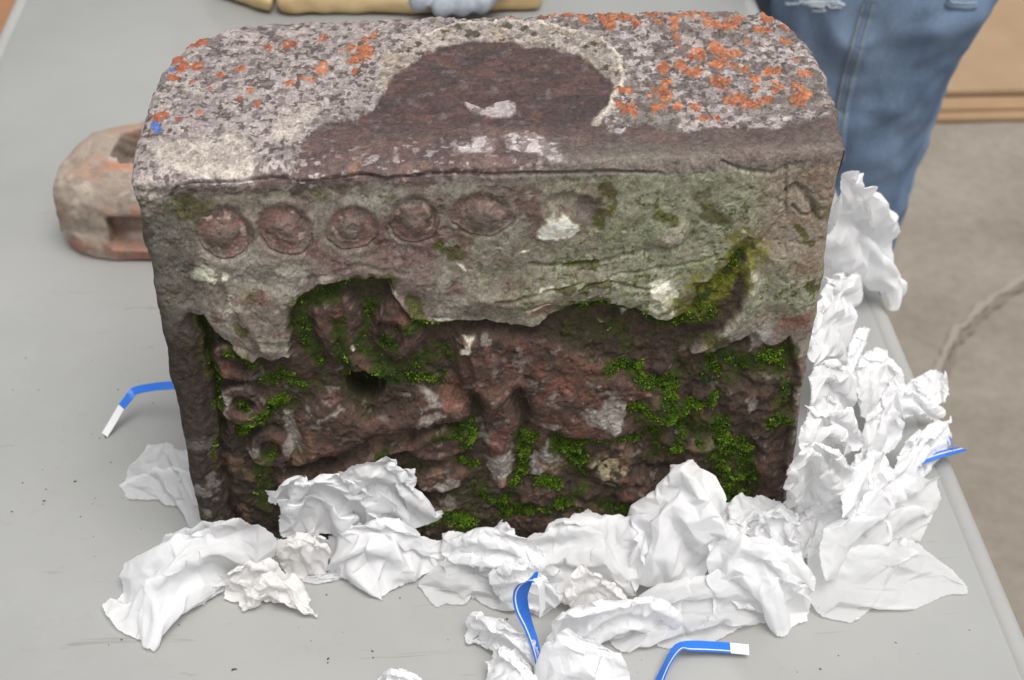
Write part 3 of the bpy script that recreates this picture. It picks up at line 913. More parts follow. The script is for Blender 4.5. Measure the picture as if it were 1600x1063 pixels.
# top: bare patch
fr = smooth(ZT - 0.012, ZT - 0.002, WT)
tb = bare * np.maximum(top, fr)
mix((98, 74, 70), tb * smooth(0.372, 0.362, X))
mix((112, 82, 75), tb * smooth(0.1, 0.5, fbm(X * 0.35, T, 0.007, 4, 101)) * 0.85)
mix((84, 70, 68), tb * smooth(0.1, 0.5, fbm(X * 0.45, T, 0.009, 4, 102)) * 0.8)
mix((124, 80, 70), tb * smooth(0.45, 0.75, fbm(X * 0.5, T, 0.006, 4, 103)) * 0.7)
mix((128, 118, 118), tb * nz_(0.006, 104, 0.4, 0.65) * 0.5)
band = tb * smooth(ZT + 0.048, ZT + 0.030, WT + 0.004 * med)
mix((114, 94, 89), band * 0.45)
mix((196, 182, 180), band * nz_(0.0035, 105, 0.35, 0.6) * smooth(ZT + 0.034, ZT + 0.018, WT) * smooth(0.25, 0.2, X) * 0.7)
mix((138, 102, 92), band * nz_(0.012, 106, 0.25, 0.55) * 0.5)
mix((120, 114, 100), tb * smooth(0.19, 0.26, X + 0.02 * med) * smooth(ZT + 0.030, ZT + 0.0, WT + 0.012 * med) * 0.7)
mix((116, 97, 89), tb * smooth(0.27, 0.33, X) * smooth(ZT + 0.044, ZT + 0.02, WT) * 0.5)
for pts in ([(704, 232), (735, 222), (760, 225), (765, 240), (745, 250), (712, 243)], [(780, 222), (815, 218), (850, 216), (870, 228), (872, 250), (850, 262), (838, 246), (800, 240)]):
    patch(pts, (218, 204, 202), 0.95, 0.003, 2.4, 0.7)
for px, py, k in ((548, 268, 3), (556, 258, 2), (668, 258, 2)):
    w, r = ell(px, py, k * 3, k * 3, 0, 1.8, 1.6)
    mix((150, 112, 76), smooth(1.1, 0.5, r) * 0.6, w)

lum_ = col @ np.array((.3, .6, .1), np.float32)
col = np.where(tb[..., None] > 0.02, lum_[..., None] * 0.96 + (col - lum_[..., None]) * 0.66, col)
# crusts of lichen: pale warts, dark gaps, grey and brown patches
lic = np.zeros((NR, NC, 3), np.float32)
lic[:] = (172, 161, 158)
def lmix(c, m):
    m = np.clip(m, 0, 1)[..., None]
    lic[:] = lic * (1 - m) + np.array(c, np.float32) * m
lmix((184, 174, 170), smooth(0.0, 0.4, fbm(X, T, 0.009, 4, 123)) * 0.8)
lmix((158, 147, 144), smooth(0.0, 0.4, fbm(X, T, 0.007, 4, 124)) * 0.6)
right = smooth(0.20, 0.26, X)
lmix((196, 184, 177), right * smooth(-0.05, 0.4, fbm(X, T, 0.0045, 4, 119)) * 0.6)
lmix((182, 171, 165), smooth(0.1, 0.5, fbm(X, T, 0.004, 3, 111)) * 0.6)
lmix((146, 136, 132), smooth(0.1, 0.5, fbm(X, T, 0.016, 4, 112)) * 0.6)
lmix((122, 112, 109), smooth(0.16, 0.44, fbm(X, T, 0.0042, 3, 113)) * 0.8)
lmix((92, 83, 81), smooth(0.34, 0.54, fbm(X, T, 0.0030, 3, 114)) * 0.85)
lmix((104, 95, 92), smooth(0.2, 0.45, fbm(X, T, 0.0060, 4, 122)) * right * 0.7)
lmix((112, 104, 98), right * smooth(0.0, 0.4, fbm(X, T, 0.03, 4, 115)) * 0.55)
col = col * (1 - crust[..., None]) + lic * crust[..., None]
halo_w, hd = line([(594, 165), (588, 130), (602, 92), (650, 60), (720, 40), (800, 36), (870, 46), (935, 64), (966, 92), (971, 130), (952, 165), (926, 196)], 0.03, 1.6)
inner_w, idd = poly([(594, 165), (588, 130), (602, 92), (650, 60), (720, 40), (800, 36), (870, 46), (935, 64), (966, 92), (971, 130), (952, 165), (926, 196), (760, 250)], 0.02, True, 1.0)
inside = np.zeros((NR, NC), np.float32)
inside[inner_w] = smooth(0.001, -0.001, idd)
hc = inside * crust
mix((196, 186, 172), hc * 0.45)
mix((172, 156, 134), hc * nz_(0.010, 116, 0.0, 0.4) * 0.5)
mix((118, 110, 106), hc * smooth(-0.001, 0.010, 0.008 - np.abs(0)) * nz_(0.006, 117, 0.15, 0.45) * 0.8)
mix((80, 72, 62), hc * nz_(0.005, 118, 0.4, 0.6) * 0.85)
mix((224, 214, 198), rim * crust * smooth(0.10, 0.2, X) * (0.5 + 0.4 * nz_(0.004, 119, -0.3, 0.2)))
w, d = line([(925, 196), (935, 185), (950, 168)], 0.012, 1.2)
mix((212, 202, 188), smooth(0.0035, 0.001, d) * 0.8, w)
for pts in ([(225, 222), (300, 222), (372, 208), (386, 216), (395, 240), (394, 266), (330, 272), (285, 270), (250, 255)], [(418, 215), (432, 190), (470, 178), (500, 180), (470, 205), (440, 225)], [(375, 82), (390, 72), (402, 80), (388, 86)], [(448, 50), (470, 44), (490, 46), (475, 52)]):
    patch(pts, (198, 188, 176), 0.8, 0.003, 1.6, 0.35)
mix((150, 146, 128), cap_l * smooth(0.297, 0.288, T) * 0.4)
mix((66, 68, 52), cap_l * smooth(0.300, 0.285, T) * nz_(0.004, 120, 0.1, 0.4) * 0.8)
# pale chips left on the bare patch
w, d = poly([(724, 162), (738, 166), (752, 172), (770, 166), (790, 161), (804, 163), (806, 176), (798, 186), (776, 190), (752, 183), (736, 176)], 0.012, True, 0.8)
m_ = smooth(0.0006, -0.0006, d)
H[w] += 0.0018 * m_
mix((186, 176, 174), m_ * 0.9, w)
mix((110, 98, 96), m_ * smooth(0.1, 0.45, fbm(X[w], T[w], 0.004, 3, 121)) * 0.8, w)
w, d = line([(722, 152), (760, 160), (800, 150)], 0.012)
H[w] -= 0.0015 * smooth(0.004, 0, d)

# orange crusts, one by one
OR = [(306, 70, 13, 8), (283, 107, 9, 6), (307, 107, 10, 6), (270, 128, 7, 5), (253, 185, 12, 8), (284, 191, 6, 3), (365, 47, 12, 4), (382, 44, 6, 4), (338, 53, 4, 3), (421, 77, 7, 4), (452, 72, 10, 6),
      (275, 92, 9, 7), (345, 122, 6, 4), (377, 114, 7, 4), (300, 132, 4, 3), (392, 143, 9, 3), (326, 143, 5, 2), (453, 133, 10, 5), (485, 127, 7, 3), (472, 127, 4, 2), (500, 112, 9, 7), (505, 103, 5, 5), (505, 62, 8, 5), (457, 39, 8, 4), (525, 41, 10, 6), (401, 168, 5, 4),
      (373, 156, 5, 3), (435, 175, 4, 2), (313, 180, 4, 2), (576, 80, 12, 9), (570, 92, 9, 5), (552, 76, 7, 5), (560, 98, 14, 4), (536, 82, 5, 3), (597, 42, 10, 3), (585, 59, 8, 4), (572, 64, 6, 4), (552, 113, 4, 2),
      (671, 28, 3, 2), (710, 18, 4, 2), (695, 23, 7, 3), (731, 23, 12, 4), (755, 25, 12, 5), (787, 23, 8, 4), (800, 27, 10, 3), (855, 24, 14, 7), (880, 23, 12, 5), (908, 27, 8, 5), (912, 36, 7, 4), (935, 26, 8, 5), (945, 36, 10, 8), (952, 43, 9, 7),
      (965, 28, 14, 6), (985, 32, 6, 4), (993, 42, 8, 5), (1014, 29, 9, 4), (1026, 43, 9, 5), (1047, 37, 10, 4), (1058, 31, 6, 4), (1053, 62, 8, 4), (1058, 76, 5, 3), (1060, 106, 10, 8), (1074, 28, 12, 5), (1102, 30, 10, 4), (1111, 43, 11, 6), (1135, 48, 13, 6),
      (1140, 40, 10, 5), (1154, 34, 8, 5), (1184, 53, 8, 4), (1200, 31, 12, 6), (1228, 48, 7, 4), (1198, 53, 10, 4), (1228, 69, 6, 4), (1116, 75, 10, 7), (1126, 83, 14, 7), (1132, 86, 10, 6), (1091, 89, 15, 8), (1130, 104, 15, 9), (1146, 86, 8, 4), (1082, 118, 14, 7), (1066, 113, 7, 6), (1092, 111, 8, 5),
      (1128, 137, 14, 9), (1118, 130, 6, 6), (1136, 132, 7, 7), (1160, 115, 8, 5), (1176, 127, 8, 4), (1199, 115, 11, 7), (1215, 117, 7, 6), (1216, 138, 9, 7), (1240, 97, 6, 4), (1255, 123, 7, 5), (1263, 122, 7, 6), (1248, 140, 11, 7), (1250, 158, 15, 9), (1262, 152, 8, 8), (1153, 156, 17, 9), (1168, 160, 12, 7), (1143, 162, 11, 6), (1183, 166, 9, 6),
      (1190, 158, 6, 4), (1204, 158, 9, 5), (978, 145, 10, 5), (966, 168, 6, 5), (980, 174, 12, 8), (988, 180, 8, 6), (1024, 172, 9, 8), (1025, 145, 6, 4), (1040, 148, 9, 8), (1036, 158, 9, 4), (1043, 133, 8, 5), (1060, 168, 7, 6), (1085, 168, 9, 6), (1100, 185, 10, 5), (1119, 183, 7, 5), (1010, 155, 4, 3), (1180, 142, 5, 4), (1035, 110, 9, 8), (1052, 50, 8, 4), (1172, 70, 5, 3), (1138, 22, 8, 3), (1090, 23, 8, 3), (1030, 22, 8, 3)]
ora = np.zeros((NR, NC), np.float32)
orr = np.random.default_rng(3)
for (px, py, rx, ry) in OR:
    for k in range(1 + int(rx > 8) + int(rx > 12)):
        qx, qy = (px, py) if k == 0 else (px + orr.normal() * rx * .5, py + orr.normal() * ry * .5)
        f_ = 1.0 if k == 0 else 0.7
        w, r = ell(qx, max(qy, 20), rx * f_ * 0.98 + 0.8, ry * f_ * 0.98 + 0.8, orr.uniform(-30, 30), 1.8, 0.9)
        ora[w] = np.maximum(ora[w], smooth(1.06, 0.86, r + 0.22 * fbm(X[w], T[w], 0.0025, 2, 131)))
small = smooth(0.80, 0.86, 1 - w1) * 0 + smooth(0.30, 0.18, v1) * smooth(0.955, 0.965, vc)
ora = np.maximum(ora, small * crust * (0.35 + 0.65 * smooth(0.26, 0.3, X)))
ora *= smooth(-0.75, -0.5, fbm(X, T, 0.0032, 3, 136)) * np.maximum(crust, 0.2) * smooth(ZT, ZT + 0.004, T)
oc = np.array((174, 112, 82), np.float32) + 30 * fbm(X, T, 0.004, 3, 132)[..., None] * np.array((1, .8, .5), np.float32)
red = smooth(0.10, 0.03, X)[..., None] * 0.45
oc = oc * (1 - red) + np.array((164, 86, 62), np.float32) * red
col = col * (1 - ora[..., None]) + oc * ora[..., None]
H += ora * (0.0006 + 0.0005 * fbm(X, T, 0.003, 2, 133))
for px, py, rx, ry in ((246, 201, 8, 10), (268, 111, 4, 4)):
    w, r = ell(px, py, rx, ry, 20, 1.8, 1.4)
    mix((92, 116, 178), smooth(1.05, 0.9, r + 0.25 * fbm(X[w], T[w], 0.003, 2, 134)), w)
# fine grain everywhere
gr = 1 + 0.10 * fbm3(X, T, H * 1.2, 0.0022, 3, 141) + 0.08 * fbm3(X, T, H * 1.2, 0.0012, 2, 144) + 0.05 * rng.normal(size=(NR, NC)).astype(np.float32)
col = col * gr[..., None]
illum = 0.78 + 0.52 * smooth(ZT - 0.004, ZT + 0.012, T)  # the top catches more sky than the face: albedo = tone / light
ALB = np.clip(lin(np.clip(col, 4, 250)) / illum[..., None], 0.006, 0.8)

# --- mesh: skin strip, then the two ends as fans
ex0, ex1 = X - XL[:, None], XR[:, None] - X
RR = 0.0065 + 0.002 * fbm(tt, tt * 0, 0.03, 3, 9)[:, None]
def inset(e):
    q = np.clip(RR - e, 0, RR)
    return RR - np.sqrt(np.maximum(RR * RR - q * q, 0))
off = H - inset(ex0) - inset(ex1)
back = smooth(ZT + BD - 0.004, ZT + BD + 0.03, T)
off = off * (1 - back * 0.7)
ZS = 0.984 + 0.032 * X / 0.38                            # the face is a little taller at its right end
ZS = ZS - (ZS - 1.0) * smooth(ZT + 0.0, ZT + 0.05, T)
prow = np.stack([X, PY[:, None] - (-NYv[:, None]) * off * 1.0, PZ[:, None] * ZS + NZv[:, None] * off], -1)
prow[..., 2] = np.maximum(prow[..., 2], 0.0)
V = prow.reshape(-1, 3)
F = [grid_faces(NR, NC)]
CC = [ALB.reshape(-1, 3)]
verts = [V]
base = len(V)
NFAN = 16
for side in (0, 1):
    bidx = np.arange(NR) * NC + (0 if side == 0 else NC - 1)
    bp = V[bidx]
    cx_ = (0.004 if side == 0 else 0.376)
    cen = np.array([cx_, BD * 0.5, ZT * 0.45])
    rows = [bidx]
    for j in range(1, NFAN + 1):
        f_ = j / NFAN
        p = bp * (1 - f_) + cen * f_
        target = (XL if side == 0 else XR)
        sgn = -1 if side == 0 else 1
        bulge = sgn * (0.004 * math.sin(PI * min(1, f_ * 1.2)))
        p[:, 0] = p[:, 0] + bulge + 0.0012 * fbm(p[:, 1], p[:, 2], 0.02, 4, 200 + side)
        verts.append(p)
        a = 0.075 + 0.03 * fbm(p[:, 1], p[:, 2], 0.03, 4, 210 + side)
        CC.append(np.stack([a, a * .85, a * .8], -1))
        rows.append(np.arange(NR) + base)
        base += NR
    for a, b in zip(rows[:-1], rows[1:]):
        q = np.stack([a[:-1], a[1:], b[1:], b[:-1]], -1)
        F.append(q[:, ::-1] if side == 1 else q)
allV, allF, allC = np.concatenate(verts), np.concatenate(F), np.concatenate(CC)
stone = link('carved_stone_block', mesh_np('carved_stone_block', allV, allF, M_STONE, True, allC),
             label='large carved sandstone block with lichen on top and moss on its relief face', cat='carved stone')
stone.location = BA
stone.rotation_euler = (0, 0, BROT)

# --- moss: small leafy tufts standing on the mossy places
nrm = np.cross(prow[:, 2:] [1:-1] - prow[:, :-2][1:-1], prow[2:, 1:-1] - prow[:-2, 1:-1])
nrm /= np.linalg.norm(nrm, axis=-1, keepdims=True) + 1e-9
if nrm[100, 300, 1] > 0:
    nrm = -nrm
wgt = (mossy * (0.12 + 0.88 * field) * (0.05 + smooth(0.50, 0.95, moss + 0.35 * mn)) * (0.22 + 0.78 * smooth(0.165, 0.125, T)))[1:-1, 1:-1].ravel()
wgt[(T[1:-1, 1:-1] > ZT - 0.004).ravel()] = 0
NTUFT = 15000
idx = rng.choice(len(wgt), NTUFT, p=wgt / wgt.sum())
P = prow[1:-1, 1:-1].reshape(-1, 3)[idx]
N = nrm.reshape(-1, 3)[idx]
lump_ = fbm(P[:, 0], P[:, 2], 0.006, 3, 150)
mv, mf, mc = [], [], []
for k in range(4):
    d = N * 0.9 + rng.normal(size=(NTUFT, 3)) * 0.65 + np.array([0, 0, 0.35])
    d /= np.linalg.norm(d, axis=1, keepdims=True)
    L = (0.0009 + 0.0009 * rng.random((NTUFT, 1))) * (1 + 0.35 * lump_[:, None])
    s = np.cross(d, rng.normal(size=(NTUFT, 3)))
    s /= np.linalg.norm(s, axis=1, keepdims=True)
    o = P + rng.normal(size=(NTUFT, 3)) * 0.0004
    a, b, c, e = o, o + d * L * 0.55 + s * L * 0.28, o + d * L, o + d * L * 0.55 - s * L * 0.28
    i0 = sum(len(x) for x in mv)
    mv.append(np.stack([a, b, c, e], 1).reshape(-1, 3))
    i = np.arange(NTUFT)[:, None] * 4 + i0
    mf.append(np.concatenate([i, i + 1, i + 2, i + 3], 1))
    tone = np.clip(0.40 + 0.5 * lump_ + 0.32 * rng.normal(size=NTUFT), 0, 1)[:, None]
    cc = lin((40, 62, 15)) * (1 - tone) + lin((116, 154, 40)) * tone
    dull = rng.random((NTUFT, 1)) < 0.12
    cc = np.where(dull, lin((110, 104, 50)), cc)
    mc.append(np.repeat(cc, 4, 0))
link('moss', mesh_np('moss', np.concatenate(mv), np.concatenate(mf), M_MOSS, False, np.concatenate(mc)), stone, kind='stuff')
print('stone', len(allV))
# ------------------------------------------------------------------ crumpled tissue papers
# each sheet: outline measured on the photograph (px, py, height above the table; 'w' = leaning on the carved face),
# bump = how far the middle bulges up, ex = how much more paper than outline (it buckles into folds), mat, label
W_ = 'w'
SHEETS = [
 # left of the stone
 dict(l='thin see-through tissue sheet lying by the lower left edge of the stone', o=[(232,692,.012),(262,687,.02),(292,700,.03),(322,770,.02),(322,824,.006),(300,824,.004),(284,792,.003),(252,783,.003),(210,781,.003),(193,756,.003),(200,722,.006),(224,706,.01)], b=.014, ex=1.10),
 dict(l='large tissue sheet sprawling in the front left corner with a twisted tail', o=[(300,826,.035),(322,812,.05),(372,802,.062),(430,824,.06),(425,865,.035),(398,892,.02),(350,905,.006),(300,940,.004),(262,962,.003),(236,985,.003),(246,1010,.002),(238,1018,.002),(224,1000,.003),(163,969,.003),(190,930,.004),(188,886,.012),(240,846,.02)], b=.020, ex=1.13),
 dict(l='thin tissue lobe poking out flat under the large front left sheet', o=[(255,950,.003),(300,900,.02),(360,880,.02),(368,905,.008),(345,925,.002),(300,952,.002),(268,962,.002)], b=.006, ex=1.08),
 dict(l='small knotted tissue with a pointed tail aimed at the table front', o=[(395,868,.03),(425,868,.035),(452,893,.025),(476,920,.01),(496,969,.002),(462,944,.003),(438,924,.012),(420,938,.004),(384,950,.003),(356,930,.004),(348,904,.012),(370,885,.03)], b=.012, ex=1.3, m=2),
 dict(l='short folded tissue between the knotted one and the flower-like one', o=[(434,836,.035),(470,830,.04),(505,838,.035),(516,862,.02),(508,890,.006),(478,902,.003),(448,894,.006),(436,868,.02)], b=.012, ex=1.14, m=2),
 dict(l='flat narrow tissue strip peeping out below the short folded tissue', o=[(468,900,.003),(510,888,.008),(560,885,.008),(552,900,.002),(510,908,.002),(478,912,.002)], b=.004, ex=1.08),
 dict(l='long bundled tissue leaning on the carving left of its middle', o=[(421,757,W_),(450,753,W_),(480,744,W_),(482,752,W_),(530,738,W_),(560,752,W_),(600,790,.05),(585,818,.035),(520,834,.025),(440,838,.03),(424,822,.035),(437,792,.05)], b=.018, ex=1.18),
 dict(l='folded tissue corner sticking up against the carving below the oblong lump', o=[(530,734,W_),(548,722,W_),(588,717,W_),(628,728,W_),(652,733,.075),(646,766,.065),(694,802,.035),(660,816,.03),(618,818,.035),(590,812,.045),(560,775,.06)], b=.014, ex=1.15),
 dict(l='flower-like crumpled tissue below the folded corner at front left of centre', o=[(514,836,.02),(560,822,.035),(600,812,.045),(650,818,.03),(654,836,.03),(692,842,.02),(690,872,.012),(664,898,.004),(640,908,.003),(618,918,.003),(588,938,.002),(565,915,.006),(545,892,.01),(512,896,.004)], b=.022, ex=1.28),
 # centre
 dict(l='flat wavy tissue whose thin lip spreads on the table left of the blue loop', o=[(700,838,.03),(760,835,.035),(820,850,.04),(880,890,.03),(880,935,.006),(850,955,.003),(800,955,.002),(740,940,.002),(700,945,.002),(672,930,.002),(648,914,.003),(682,878,.012)], b=.012, ex=1.16),
 dict(l='tissue ridge wrapping the foot of the stone at its middle', o=[(692,830,.03),(712,824,.035),(742,846,.03),(768,828,.035),(785,808,W_),(800,824,.05),(828,838,.05),(858,870,.035),(830,890,.03),(780,880,.03),(730,876,.025),(690,868,.02)], b=.012, ex=1.22),
 dict(l='tall crinkled tissue fan rising to a peak under the middle of the relief', o=[(800,850,.035),(838,832,.045),(878,808,.06),(908,794,W_),(924,798,W_),(952,806,W_),(990,800,W_),(1006,840,.05),(1004,890,.03),(985,928,.012),(950,935,.008),(900,940,.010),(850,930,.015),(790,895,.02)], b=.016, ex=1.20),
 dict(l='rounded tissue lobe right behind the standing blue loop', o=[(764,900,.02),(775,882,.035),(812,872,.045),(850,888,.045),(880,925,.03),(872,944,.015),(840,946,.012),(800,936,.012),(775,925,.012)], b=.010, ex=1.14),
 dict(l='narrow dark-streaked tissue fold standing between the blue loop and the tall white bundle', o=[(878,930,.02),(888,905,.035),(905,872,.045),(925,890,.045),(960,905,.035),(985,935,.02),(960,950,.012),(900,952,.012)], b=.008, ex=1.15, m=2),
 dict(l='tall bulging white tissue bundle, highest of those in front of the stone', o=[(1040,775,W_),(1050,724,W_),(1078,715,W_),(1112,736,W_),(1132,778,.075),(1137,838,.05),(1112,862,.04),(1096,902,.02),(1050,912,.016),(1000,908,.02),(982,872,.03),(992,836,.05),(985,800,W_),(1022,795,W_)], b=.022, ex=1.20),
 dict(l='small pleated tissue behind, tucked between the tall bundle and the stone corner', o=[(1130,782,W_),(1155,770,W_),(1185,769,W_),(1216,776,W_),(1226,800,.05),(1215,840,.035),(1160,850,.035),(1135,842,.045)], b=.008, ex=1.2),
 dict(l='pleated fan-shaped tissue at the lower right corner of the stone', o=[(1185,800,.06),(1218,790,.06),(1240,788,.06),(1250,812,.05),(1248,848,.03),(1215,856,.03),(1180,845,.035)], b=.012, ex=1.25),
 # front row
 dict(l='thin tissue lying flat along the table front right of the rolled one', o=[(945,985,.004),(985,932,.025),(1060,905,.03),(1130,888,.035),(1195,930,.02),(1212,958,.006),(1180,980,.002),(1130,1000,.002),(1060,1004,.002),(1000,1012,.002),(960,1020,.002)], b=.012, ex=1.10),
 dict(l='draped tissue with smooth folds and a square tail at front right', o=[(1112,845,.05),(1140,826,.055),(1205,838,.055),(1252,858,.045),(1268,900,.03),(1266,958,.004),(1240,972,.002),(1233,992,.002),(1208,992,.002),(1204,955,.01),(1160,938,.02),(1118,920,.02),(1105,880,.035)], b=.020, ex=1.13),
 dict(l='rolled tissue tube lying along the front above the big rounded lobe', o=[(852,988,.015),(868,962,.035),(900,944,.045),(960,938,.045),(1020,930,.045),(1062,940,.035),(1062,965,.02),(1042,992,.004),(1010,980,.012),(960,990,.006),(905,1000,.006),(868,1004,.006)], b=.014, ex=1.2),
 dict(l='big rounded tissue lobe cut by the bottom of the picture', o=[(838,1040,.02),(848,1000,.035),(880,985,.045),(925,995,.045),(962,1018,.035),(985,1050,.02),(996,1085,.006),(985,1130,.002),(900,1135,.002),(850,1110,.002),(836,1075,.006)], b=.018, ex=1.14),
 dict(l='slanting tissue with a torn end at lower left of the blue loop', o=[(726,962,.012),(738,956,.02),(764,960,.03),(800,980,.035),(842,1002,.03),(838,1034,.012),(800,1030,.006),(768,1008,.006),(746,998,.006),(740,1005,.002),(728,996,.003)], b=.008, ex=1.22),
 dict(l='narrow rounded tissue left of the big lobe at the bottom', o=[(762,1035,.012),(775,1012,.025),(800,1010,.03),(822,1028,.025),(842,1070,.015),(850,1125,.003),(800,1130,.002),(768,1100,.003),(760,1065,.006)], b=.014, ex=1.16),
 dict(l='small tissue tip showing alone at the bottom edge left of centre', o=[(594,1062,.004),(602,1046,.015),(624,1038,.02),(648,1050,.02),(664,1070,.01),(670,1110,.002),(630,1120,.002),(598,1100,.002)], b=.012, ex=1.25),
 # right front
 dict(l='wide flat tissue sheet at the right front corner with a curled tip', o=[(1268,850,.03),(1300,845,.04),(1360,850,.03),(1440,836,.012),(1462,860,.008),(1482,882,.006),(1516,911,.004),(1506,926,.003),(1490,922,.003),(1440,946,.002),(1370,950,.002),(1320,968,.002),(1275,968,.003),(1262,930,.012)], b=.010, ex=1.09),
 dict(l='upright tissue flap folded over the wide flat sheet on the right', o=[(1290,905,.03),(1272,868,.04),(1285,832,.045),(1330,800,.05),(1385,752,.05),(1430,738,.04),(1474,742,.02),(1470,772,.015),(1462,795,.012),(1442,836,.012),(1400,855,.012),(1335,888,.012)], b=.014, ex=1.12),
 # right side pile
 dict(l='broad crinkled tissue pressed to the right side of the stone near its foot', o=[(1236,722,.12),(1262,690,.125),(1300,695,.11),(1335,728,.08),(1330,768,.06),(1296,786,.05),(1262,775,.055),(1240,790,.06),(1228,785,.06),(1234,750,.09)], b=.016, ex=1.22),
 dict(l='mid-height crumple beside the stone above the broad crinkled one', o=[(1252,672,.12),(1262,640,.13),(1290,615,.12),(1330,640,.09),(1345,682,.07),(1320,702,.07),(1280,700,.09),(1250,702,.11)], b=.016, ex=1.25),
 dict(l='tissue crumple hugging the stone edge beside the reddish lower relief', o=[(1262,600,.13),(1278,562,.13),(1310,560,.11),(1338,590,.08),(1335,636,.07),(1300,648,.08),(1262,640,.11)], b=.016, ex=1.28),
 dict(l='long tissue ribbon climbing the upper right side of the stone', o=[(1272,500,.12),(1285,445,.11),(1312,424,.08),(1344,420,.05),(1346,442,.04),(1326,470,.05),(1318,500,.05),(1326,525,.045),(1318,560,.05),(1290,580,.08),(1268,565,.12)], b=.012, ex=1.18),
 dict(l='small curled tissue spike pointing up at the middle of the right side', o=[(1322,600,.05),(1324,560,.06),(1338,520,.07),(1350,502,.07),(1362,508,.06),(1350,530,.05),(1336,572,.045),(1340,605,.04)], b=.008, ex=1.18),
 dict(l='smooth rounded tissue hump on the right behind the peaked one', o=[(1340,620,.04),(1342,560,.055),(1364,540,.055),(1400,562,.04),(1412,590,.03),(1395,620,.025),(1370,660,.02),(1345,650,.025)], b=.012, ex=1.13),
 dict(l='sharp peaked tissue fold on the right crest of the pile', o=[(1340,705,.03),(1348,655,.05),(1375,625,.06),(1402,585,.07),(1412,600,.06),(1408,640,.045),(1415,660,.03),(1400,695,.02),(1375,712,.02)], b=.012, ex=1.2),
 dict(l='looping tissue strip bridging from the crest to the table edge', o=[(1398,600,.06),(1425,592,.05),(1445,612,.035),(1470,640,.015),(1460,652,.012),(1430,640,.025),(1412,648,.03),(1402,625,.045)], b=.008, ex=1.2),
 dict(l='tissue corner hanging over the right edge of the table', o=[(1424,590,.012),(1446,576,.015),(1470,573,.012),(1480,598,-.005),(1474,626,-.012),(1456,642,.004),(1440,625,.012)], b=.006, ex=1.10),
 dict(l='ruffled tissue resting by the frayed blue strip on the right table edge', o=[(1382,770,.012),(1392,725,.03),(1420,690,.035),(1448,664,.03),(1478,652,.02),(1492,648,.015),(1482,690,.008),(1450,710,.008),(1436,738,.006),(1420,765,.006)], b=.012, ex=1.2),
 dict(l='folded tissue lump in the middle of the right pile above the upright flap', o=[(1318,800,.06),(1320,740,.07),(1345,705,.06),(1385,700,.05),(1396,735,.035),(1390,770,.03),(1360,800,.03)], b=.016, ex=1.24),
 dict(l='low shadowed tissue filling the gap by the lower right stone corner', o=[(1222,850,.02),(1240,790,.03),(1290,770,.04),(1330,790,.04),(1320,830,.03),(1280,860,.02),(1250,872,.012)], b=.010, ex=1.2),
 dict(l='large tissue draped over the table edge at the upper right of the stone', o=[(1290,425,.04),(1284,396,.10),(1302,330,.16),(1320,256,.20),(1342,300,.15),(1362,310,.12),(1388,318,.09),(1406,366,.05),(1396,402,.035),(1406,455,.005),(1405,512,-.02),(1392,490,.0),(1372,445,.012),(1354,416,.02),(1325,420,.03)], b=.014, ex=1.10),
]
BASEX = np.array([1.0, 0, 0])

def pt3(v):
    px, py, h = v
    if h == 'w':
        p = at_face(px, py, 0.012)
        return p
    return at(px, py, h)

def boundary_loop(q, n):
    "points of the outline spread over the four sides of an n x n sheet"
    q = np.array(q)
    # round the outline a little, keep its corners
    L = np.concatenate([[0], np.cumsum(np.linalg.norm(np.roll(q, -1, 0) - q, axis=1))])
    u = np.linspace(0, L[-1], 4 * (n - 1) + 1)[:-1]
    qq = np.concatenate([q, q[:1]])
    return np.stack([np.interp(u, L, qq[:, k]) for k in range(3)], 1)

def loop_to_grid(b, n):
    g = np.zeros((n, n, 3))
    m = n - 1
    g[0, :] = b[np.arange(0, n)]
    g[:, -1] = b[np.arange(m, m + n)]
    g[-1, ::-1] = b[np.arange(2 * m, 2 * m + n)]
    k = np.arange(3 * m, 3 * m + n) % (4 * m)
    g[::-1, 0] = b[k]
    return g

def relax(g, it=500):
    g[1:-1, 1:-1] = g.reshape(-1, 3).sum(0) / max(1, 4 * (len(g) - 1))
    for _ in range(it):
        g[1:-1, 1:-1] = 0.25 * (g[:-2, 1:-1] + g[2:, 1:-1] + g[1:-1, :-2] + g[1:-1, 2:])
    return g

def up2(a):
    "bilinear doubling along the two sheet axes, (B,n,n,k) -> (B,2n-1,2n-1,k)"
    B, n, _, k = a.shape
    o = np.zeros((B, 2 * n - 1, 2 * n - 1, k), a.dtype)
    o[:, ::2, ::2] = a
    o[:, 1::2, ::2] = 0.5 * (a[:, :-1] + a[:, 1:])
    o[:, :, 1::2] = 0.5 * (o[:, :, :-1:2] + o[:, :, 2::2])
    return o

N0 = 13
B = len(SHEETS)
tgt = np.zeros((B, N0, N0, 3))
srng = np.random.default_rng(11)
uu = np.linspace(0, 1, N0)
env = (np.sin(PI * uu)[:, None] * np.sin(PI * uu)[None]) ** 0.6
for i, s in enumerate(SHEETS):
    g = relax(loop_to_grid(boundary_loop([pt3(v) for v in s['o']], N0), N0))
    g[..., 2] += s['b'] * env
    tgt[i] = g
EXC = np.array([1 + (s['ex'] - 1) * (0.85 if np.mean([v[0] for v in s['o']]) > 1225 else 1.2) for s in SHEETS])[:, None, None]

